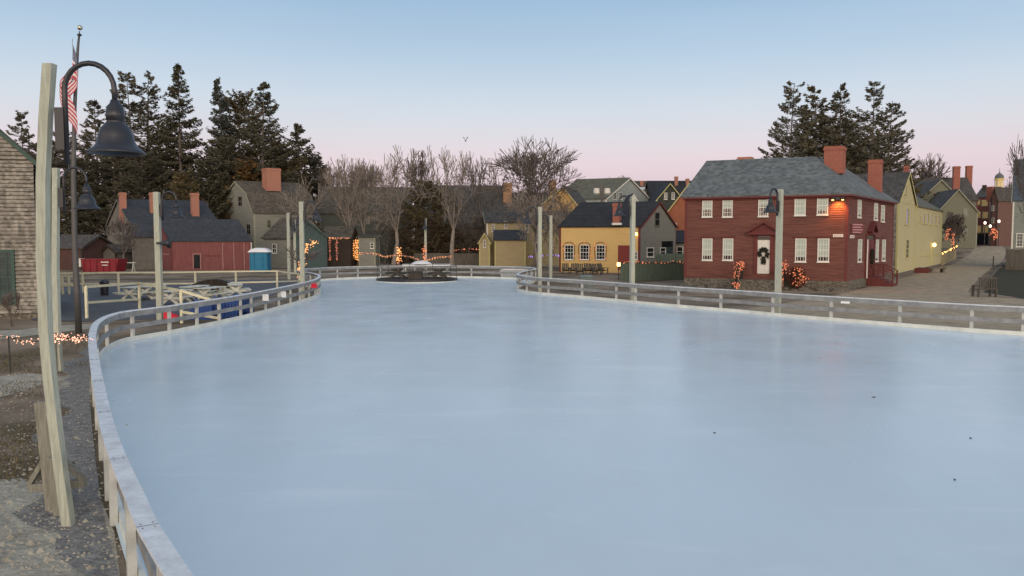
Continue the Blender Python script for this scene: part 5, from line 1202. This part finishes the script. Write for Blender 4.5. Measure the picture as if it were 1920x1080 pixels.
def bare_tree(px, pb_Y, ytop, wpx, label, seed, m=M_bark, zb=None, **kw):
    Y = pb_Y; x = gx(px, Y); z0 = zg(x, Y) if zb is None else zb; ht = zz(ytop, Y) - z0; wd = wpx * Y / F
    minr = kw.pop('minr', .022); mb = bare_mesh(seed, minr=.001, **kw); sx, sy, sz = fit(mb, wd, ht)
    # split trunk from the rest: scale positions, then rebuild with real radii
    mb2 = mb; s_ = (sx + sy) / 2
    # keep real twig thickness: move each ring about its own centre
    out = []; i = 0
    for f_i in range(0, len(mb2.f)): pass
    vs = mb2.v; ring = {}
    done = [False] * len(vs); newv = list(vs)
    # faces come in groups per segment: recover segments through face index order
    fi = 0
    while fi < len(mb2.f):
        base_ = mb2.f[fi][0]
        n = 3
        f0 = mb2.f[fi]; n = f0[3] - f0[0]
        for r0 in (base_, base_ + n):
            pts_ = [Vector(vs[r0 + j]) for j in range(n)]; c = sum(pts_, Vector()) / n; c2 = Vector((c.x * sx, c.y * sy, c.z * sz))
            rad = (pts_[0] - c).length * (sz * .75 + s_ * .25) * 1.25
            rad = max(rad, minr)
            for j in range(n):
                d = (pts_[j] - c); d = d.normalized() * rad if d.length > 1e-9 else d; newv[r0 + j] = tuple(c2 + d)
        fi += n
    mb2.v = newv
    t = thing('bare_tree', label, 'tree', (x, Y, z0), 0)
    # trunk = first segments, crown = rest
    nf = 18; tr = MB(); tr.v = list(mb2.v[:36]); tr.f = [f for f in mb2.f[:nf]]
    cw = MB(); cw.v = mb2.v; cw.f = mb2.f[nf:]
    tr.build('trunk', m, t, True); cw.build('crown', m, t, True)
    return t
def conifer(px, Y, ytop, wpx, label, seed, m=M_needle, kind='spruce', bare=.08, name='spruce_tree', dens=1.0, droop=.1, zb=None, crownlow=None, parts_m=M_bark):
    rng = random.Random(seed); x = gx(px, Y); z0 = (zg(x, Y) if zb is None else zb); H_ = zz(ytop, Y) - z0; Rr = wpx * Y / F / 2 * (1.55 if kind != 'pine' else 1.75)
    t = thing(name, label, 'tree', (x, Y, z0)); tr = MB(); cr_ = MB()
    bend = [rng.uniform(-.02, .02) * H_ for _ in range(4)]
    def cx(f): return Vector((bend[0] * math.sin(f * 3), bend[1] * math.sin(f * 4), f * H_))
    tr.tube([cx(i / 10) for i in range(11)], [max(.04, H_ * .014 * (1 - i / 10.5)) for i in range(11)], 7)
    nW = int((30 if kind == 'spruce' else 36) * (H_ / 22) ** .5)
    for wI in range(nW):
        f0_ = bare + (1 - bare) * (wI + rng.random() * .5) / nW; f = f0_
        if kind == 'spruce': r_ = Rr * (1 - (f - bare) / (1 - bare)) ** .85 + .15; nbr = 8
        elif kind == 'round': r_ = Rr * math.sin(min(1, (1 - f) * 1.05 + .05) * math.pi * .62 + .15) + .2; nbr = 8
        else: r_ = Rr * (math.sin(min(1., max(0., (f - bare) / (1 - bare))) ** .8 * math.pi * .82 + .5) * .9 + .12) * rng.uniform(.55, 1.1); nbr = 6
        if f < bare + .1: r_ *= .7
        for b in range(nbr):
            f = min(.995, f0_ + rng.gauss(0, .45) / nW); an = rng.random() * 6.283; L_ = r_ * rng.uniform(.7, 1.12)
            if kind == 'pine' and rng.random() < .22: continue
            rise = (.25 - .45 * (1 - f) if kind != 'pine' else .12) * L_; p0 = cx(min(1, f)); d = Vector((math.cos(an), math.sin(an), 0)); side = Vector((-d.y, d.x, 0))
            ns = max(3, int(L_ / .42)); prev_ = p0
            def bp(s): return p0 + d * (L_ * s) + Vector((0, 0, rise * s - droop * L_ * math.sin(s * 2.2) + .22 * L_ * s ** 3))
            tr.tube([bp(0), bp(.5), bp(1)], [.05 * (1 - f * .5), .035, .015], 3, False)
            nl = int(ns * 7.5 * dens)
            for q in range(nl):
                s = .15 + .85 * rng.random() ** (.8 if kind != 'pine' else .45); c = bp(s)
                wdt = (.28 * L_ * (1.1 - s) + .12) * (1 if kind != 'pine' else .9); sd = side * rng.gauss(0, wdt * .6)
                c = c + sd + Vector((0, 0, rng.gauss(0, .10) - .05)); 
                ld = (d * rng.uniform(.3, 1) + side * rng.uniform(-.9, .9) + Vector((0, 0, rng.uniform(-.35, .25) - (.25 if kind == 'spruce' else -.15)))).normalized()
                ln = rng.uniform(.22, .62) * (Y / 105); wv = ld.cross(Vector((rng.uniform(-1, 1), rng.uniform(-1, 1), rng.uniform(-1, 1)))).normalized() * rng.uniform(.045, .11) * (Y / 105)
                cr_.add([c - ld * ln * .5, c + wv, c + ld * ln * .5, c - wv], [(0, 1, 2, 3)])
    tr.build('trunk', parts_m, t); cr_.build('crown', m, t); return t
# big evergreens left
CT = [
 (346, 108, 118, 118, 'tallest dark spruce with spiky layered branches, left of centre group', 1, M_needle, 'spruce', .05, 'spruce_tree', 1.25),
 (414, 110, 148, 84, 'slim dark blue spruce with twin top right of the tallest spruce', 2, M_needle2, 'spruce', .03, 'spruce_tree', 1.35),
 (455, 114, 175, 100, 'dense olive evergreen behind the gambrel house', 3, M_needle3, 'round', .03, 'evergreen_tree', 1.3),
 (500, 108, 153, 150, 'broad tall evergreen leaning over the gambrel house roof', 4, M_needle, 'spruce', .03, 'evergreen_tree', 1.3),
 (562, 116, 232, 140, 'lower evergreen with ragged feathery edge sloping to the right', 5, M_needle, 'spruce', .0, 'evergreen_tree', 1.0),
 (247, 112, 138, 74, 'tall open white pine with bare lower trunk behind the second lamp', 6, M_needle5, 'pine', .25, 'pine_tree', 1.4),
 (286, 114, 132, 66, 'tall thin topped white pine just left of the tallest spruce', 7, M_needle5, 'pine', .25, 'pine_tree', 1.0),
 (188, 118, 186, 60, 'grey green pine partly behind the flag', 8, M_needle5, 'pine', .15, 'pine_tree', 1.0),
 (222, 121, 205, 60, 'sparse pine showing between the flag and the lamp shade', 9, M_needle5, 'pine', .12, 'pine_tree', 1.0),
 (48, 110, 210, 62, 'small dark pine over the shingled house roof at the far left', 10, M_needle5, 'pine', .1, 'pine_tree', 1.1),
 (165, 105, 290, 70, 'dark hemlock behind the flagpole and the wooden shed', 11, M_needle, 'round', .02, 'hemlock_tree', 1.1),
 (125, 108, 250, 80, 'dark evergreen filling the gap between the first two lamp posts', 12, M_needle, 'round', .02, 'hemlock_tree', 1.1),
 (348, 101, 322, 56, 'olive bushy cedar right behind the grey house roof', 13, M_needle3, 'round', .02, 'cedar_tree', 1.4),
 (466, 105, 302, 62, 'russet bushy tree behind the gambrel house gable', 14, M_needle4, 'round', .02, 'cedar_tree', 1.4),
 (390, 103, 300, 70, 'dense dark cedar between barn and gambrel house', 15, M_needle, 'round', .02, 'cedar_tree', 1.4),
 (805, 104, 342, 84, 'dark russet evergreen in the thicket before the dark roofed house', 16, M_needle3, 'round', .0, 'cedar_tree', 1.2),
]
CT += [
 (270, 104, 285, 80, 'dark hemlock behind the middle of the grey house roof', 61, M_needle, 'round', .02, 'hemlock_tree', 1.2),
 (215, 108, 262, 84, 'broad dark hemlock behind the gable of the grey board house', 62, M_needle5, 'round', .02, 'hemlock_tree', 1.0),
 (318, 112, 230, 84, 'dark green evergreen filling the gap left of the tallest spruce', 63, M_needle, 'round', .02, 'evergreen_tree', 1.2),
 (432, 106, 258, 80, 'dark evergreen low behind the slim blue spruce', 64, M_needle, 'round', .02, 'evergreen_tree', 1.2),
 (528, 112, 268, 90, 'low dark evergreen behind the wide brick chimney', 65, M_needle3, 'round', .02, 'evergreen_tree', 1.2),
 (85, 115, 270, 76, 'dark evergreen between the shingled house and the nearest post', 66, M_needle5, 'round', .02, 'evergreen_tree', 1.0),
 (590, 120, 296, 60, 'small feathery evergreen at the right end of the evergreens', 67, M_needle, 'round', .02, 'evergreen_tree', 1.0),
]
for c in CT: conifer(c[0], c[1], c[2], c[3], c[4], c[5], c[6], c[7], c[8], c[9], c[10])
CR = [
 (1483, 96, 156, 86, 'leftmost tall pine behind the red house roof', 21, M_needle5, 'pine', .05, 'pine_tree', 1.5),
 (1521, 99, 160, 74, 'dense olive pine behind the middle of the red house roof', 22, M_needle3, 'pine', .03, 'pine_tree', 2.0),
 (1566, 97, 158, 74, 'tall pine rising right over the brick chimney of the red house', 23, M_needle5, 'pine', .05, 'pine_tree', 1.6),
 (1629, 96, 154, 78, 'pointed tall pine at the right of the group behind the red house', 24, M_needle5, 'pine', .05, 'pine_tree', 1.5),
 (1664, 101, 190, 74, 'rightmost shorter pine of the group behind the red house', 25, M_needle5, 'pine', .05, 'pine_tree', 1.4),
]
CR += [
 (1545, 104, 215, 120, 'wide brown evergreen behind the chimney of the red house', 71, M_needle3, 'round', .02, 'evergreen_tree', .9),
 (1600, 104, 225, 120, 'wide dark evergreen between the two brick chimneys', 72, M_needle5, 'round', .02, 'evergreen_tree', .8),
 (1500, 103, 225, 100, 'wide dark evergreen behind the left part of the red house roof', 73, M_needle5, 'round', .02, 'evergreen_tree', .8),
 (1652, 106, 240, 90, 'low feathery evergreen behind the rear brick chimney', 74, M_needle3, 'round', .02, 'evergreen_tree', .8),
]
for c in CR: conifer(*c[:6], c[6], c[7], c[8], c[9], c[10])
BT = [
 (663, 96, 290, 96, 'bare multi stemmed tree with trunk wrapped in lights', 31, M_barkp, dict(multi=3, spread=.42, up=.6, levels=4)),
 (737, 96, 270, 108, 'bare tree with a straight central trunk and tangled twigs', 32, M_barkp, dict(spread=.75, up=.25, levels=5, nb=(2, 3))),
 (848, 96, 272, 125, 'bare wide tree with a leaning pale trunk before the dark roof', 33, M_barkp, dict(spread=.8, up=.25, levels=5, nb=(2, 3))),
 (1002, 88, 254, 165, 'largest bare tree with broad fan crown by the right neck', 134, M_bark, dict(spread=.62, up=.35, levels=5, nb=(3, 4))),
 (1010, 84, 352, 125, 'low branching bare tree in front of the straw yellow house', 35, M_barkp, dict(spread=.9, up=.05, levels=5)),
 (905, 110, 292, 80, 'small bare tree behind the dark roofed house ridge', 36, M_bark, dict(spread=.6, up=.3, levels=4)),
 (620, 112, 296, 44, 'slim bare tree at the left end of the row of bare trees', 37, M_bark, dict(spread=.5, up=.5, levels=4)),
 (690, 114, 298, 60, 'bare twiggy tree between the wrapped tree and the straight trunked one', 38, M_bark, dict(spread=.6, up=.4, levels=4)),
 (785, 116, 282, 60, 'bare slender tree behind the russet evergreen', 39, M_bark, dict(spread=.6, up=.4, levels=5)),
 (232, 81, 405, 58, 'small dark bare tree in front of the grey board house gable', 40, M_bark, dict(spread=.6, up=.4, levels=4)),
 (570, 95, 330, 100, 'bare brushy tree in front of the gambrel house roof', 41, M_barkp, dict(spread=.6, up=.4, levels=3)),
 (1738, 150, 287, 95, 'rounded bare tree on the skyline right of the pines', 42, M_bark, dict(spread=.65, up=.3, levels=5)),
 (1150, 165, 328, 60, 'small bare tree on the skyline behind the green roofed house', 43, M_bark, dict(spread=.65, up=.3, levels=5)),
 (1931, 84, 232, 75, 'bare branches reaching over the slate roof at the right edge', 44, M_bark, dict(spread=.7, up=.2, levels=4)),
 (1787, 112, 395, 48, 'small bare tree wrapped in lights before the sage gabled house', 45, M_bark, dict(spread=.8, up=.2, levels=5)),
 (1892, 160, 330, 40, 'thin bare tree behind the black roof beyond the street end', 46, M_bark, dict(spread=.7, up=.2, levels=4)),
 (1060, 92, 372, 70, 'bare tree with thin twigs before the tall ochre yellow house', 47, M_barkp, dict(spread=.7, up=.3, levels=4)),
 (880, 101, 380, 90, 'low tangled bare tree behind the weathered grey fence', 48, M_bark, dict(spread=.8, up=.2, levels=4)),
 (720, 101, 400, 80, 'low tangled bare tree before the long grey house', 49, M_bark, dict(spread=.8, up=.2, levels=3)),
 (15, 31.5, 545, 30, 'leafless little shrub against the shingled house wall', 50, M_bark, dict(multi=3, spread=.6, up=.3, levels=3)),
]
for b in BT: bare_tree(b[0], b[1], b[2], b[3], b[4], b[5], b[6], minr=.027 * b[1] / 100 + .003, **b[7])
# wrapped trunk lights
wx = gx(661, 95.2)
pts = []
for i in range(60): a = i * .9; pts.append(Vector((wx + .6 * math.cos(a), 95.2 + .4 * math.sin(a), zz(487, 95) + (zz(449, 95) - zz(487, 95)) * i / 59)))
garland('lit_garland', 'orange lights wound thickly round the forked trunk behind the rink', pts, 600, .04, M_bulb, M_bark, .05, None, .03, 91)
# cluster of lights on the shrub at the left neck posts
shx = Vector((gx(572, 60), 60, 0)); t = thing('lit_shrub', 'small bare shrub strung with orange lights by the left neck lamp posts', 'shrub', shx)
mb = bare_mesh(77, levels=3, spread=.7, up=.3); sx, sy, sz = fit(mb, 2.6, 2.9); mb.v = [(a * sx, b * sy, c * sz) for a, b, c in mb.v]; mb.build('branches', M_bark, t)
garland('lit_garland', 'orange lights climbing a branch of the shrub at the left neck posts', [Vector((gx(561, 59), 59, .6)), Vector((gx(566, 59), 59, 1.8)), Vector((gx(578, 59), 59, 2.9)), Vector((gx(598, 59), 59, 3.2))], 140, .12, M_bulb, M_bark, .04, None, .03, 92)
garland('lit_garland', 'orange and red lights on the small wrapped tree before the sage house', [Vector((gx(1787, 111), 111, 1.8)), Vector((gx(1787, 111), 111, 3.8)), Vector((gx(1777, 111), 111, 4.4)), Vector((gx(1775, 111), 111, 2.8))], 80, .12, M_bulbdim, M_bark, .07, None, .03, 93)
# thicket: many small shrubs read as one mass
rng = random.Random(9); th = MB()
for i in range(2600):
    px_ = rng.uniform(730, 905); Y = rng.uniform(99, 104); zt = rng.random() ** 1.3 * (6.2 - abs(px_ - 800) * .03); p = Vector((gx(px_, Y), Y, zt))
    d = Vector((rng.uniform(-1, 1), rng.uniform(-1, 1), rng.uniform(-.6, 1))).normalized(); n_ = d.orthogonal().normalized() * .06; l_ = rng.uniform(.3, .8); th.add([p - d * l_ * .5, p + n_, p + d * l_ * .5, p - n_], [(0, 1, 2, 3)])
tag(th.build('thicket', mat('thicket_brown', (.06, .042, .025), .95, .5, .6)), kind='stuff', label='dark brown tangled undergrowth behind the grey board fence', cat='undergrowth')
# planting bush with lights beside the steps
bs = bush; t = thing('shrub', 'round shrub covered in orange lights right of the lamp post by the red house', 'shrub', (bs.x, bs.y, 0)); mb = MB(); rng = random.Random(12)
for i in range(1400):
    a = rng.random() * 6.283; r_ = .62 * rng.random() ** .4; z_ = rng.uniform(.05, 1.55); k_ = (1 - abs(z_ - .8) / .95) ** .5 if abs(z_ - .8) < .95 else 0; p = Vector((r_ * k_ * math.cos(a), r_ * k_ * math.sin(a), z_))
    d = Vector((rng.uniform(-1, 1), rng.uniform(-1, 1), rng.uniform(-.3, 1))).normalized(); n_ = d.orthogonal().normalized() * .035; mb.add([p - d * .09, p + n_, p + d * .09, p - n_], [(0, 1, 2, 3)])
mb.build('foliage', mat('red_brown_leaves', (.09, .035, .02), .9, .4, 5), t)
mb = MB(); mb.lathe([(0, 0), (.28, 0), (.36, .3), (0, .3)], (0, 0, 0), 12); mb.build('pot', M_black, t)
garland('lit_garland', 'orange lights strewn through the round shrub beside the front steps', [Vector((bs.x - .3, bs.y - .5, .4)), Vector((bs.x + .35, bs.y - .5, .8)), Vector((bs.x - .3, bs.y - .5, 1.1)), Vector((bs.x + .1, bs.y - .5, 1.5))], 90, .14, M_bulbdim, M_leafy, .03, None, .02, 94)
# fallen leaves and pebbles on the near ground
rng = random.Random(14); pb = MB()
for i in range(1500):
    px_ = rng.uniform(-20, 240); py_ = rng.uniform(690, 1070); q = hit(px_, py_)
    if q.x > -3.3 - (q.y - 6) * .4: continue
    s_ = rng.uniform(.008, .03) * (1 if rng.random() < .95 else 2); pb.add([(q.x - s_, q.y, .003), (q.x, q.y - s_, .003), (q.x + s_, q.y, .003), (q.x, q.y + s_, .003), (q.x + rng.uniform(-.3, .3) * s_, q.y, s_ * .9)], [(0, 1, 4), (1, 2, 4), (2, 3, 4), (3, 0, 4)])
tag(pb.build('pebbles', M_sand), kind='stuff', label='scattered pale pebbles on the ground by the nearest lamp post', cat='pebbles')

# dead grass on the left ground
gr = MB(); rng = random.Random(15)
for i in range(9000):
    px_ = rng.uniform(-30, 170); py_ = rng.choice([rng.uniform(640, 700), rng.uniform(715, 905)]); q = hit(px_, py_)
    if math.sin(q.x * 2.1 + 1) + math.sin(q.y * 1.3 + q.x) + rng.uniform(-.8, .8) < -.2: continue
    if px_ > 118 and py_ > 690: continue
    a = rng.random() * 3.1416; w_ = rng.uniform(.006, .014); h_ = rng.uniform(.02, .075); l_ = Vector((math.cos(a), math.sin(a), 0)) * w_; o_ = Vector((rng.uniform(-.05, .05), rng.uniform(-.05, .05), h_))
    gr.add([q - l_, q + l_, q + o_], [(0, 1, 2)])
tag(gr.build('grass', mat('dead_grass', (.13, .11, .06), .95, .4, 4)), kind='stuff', label='short dead grass on the ground left of the rink', cat='grass')
# specks on the ice
for i, (px_, py_, lb) in enumerate([(1638, 745, 'largest dark fallen leaf on the ice, in front of the road'), (1790, 900, 'small dark speck of leaf on the ice at the lower right'), (1820, 822, 'tiny dark leaf on the ice near the right edge'), (1340, 812, 'small brown leaf on the ice right of the middle'), (1538, 672, 'small dark leaf on the ice before the red house')]):
    q = hit(px_, py_, .035); mb = MB(); s_ = .024 + .02 * (i == 0); mb.hexa([(-s_, 0, 0), (0, -s_ * .6, 0), (s_, 0, 0), (0, s_ * .6, 0)], [(-s_ * .9, 0, .008), (0, -s_ * .5, .015), (s_ * .9, 0, .02), (0, s_ * .5, .01)])
    o = mb.build('leaf', M_dkwood); o.location = q; o.rotation_euler = (0, 0, i); tag(o, lb, 'leaf')
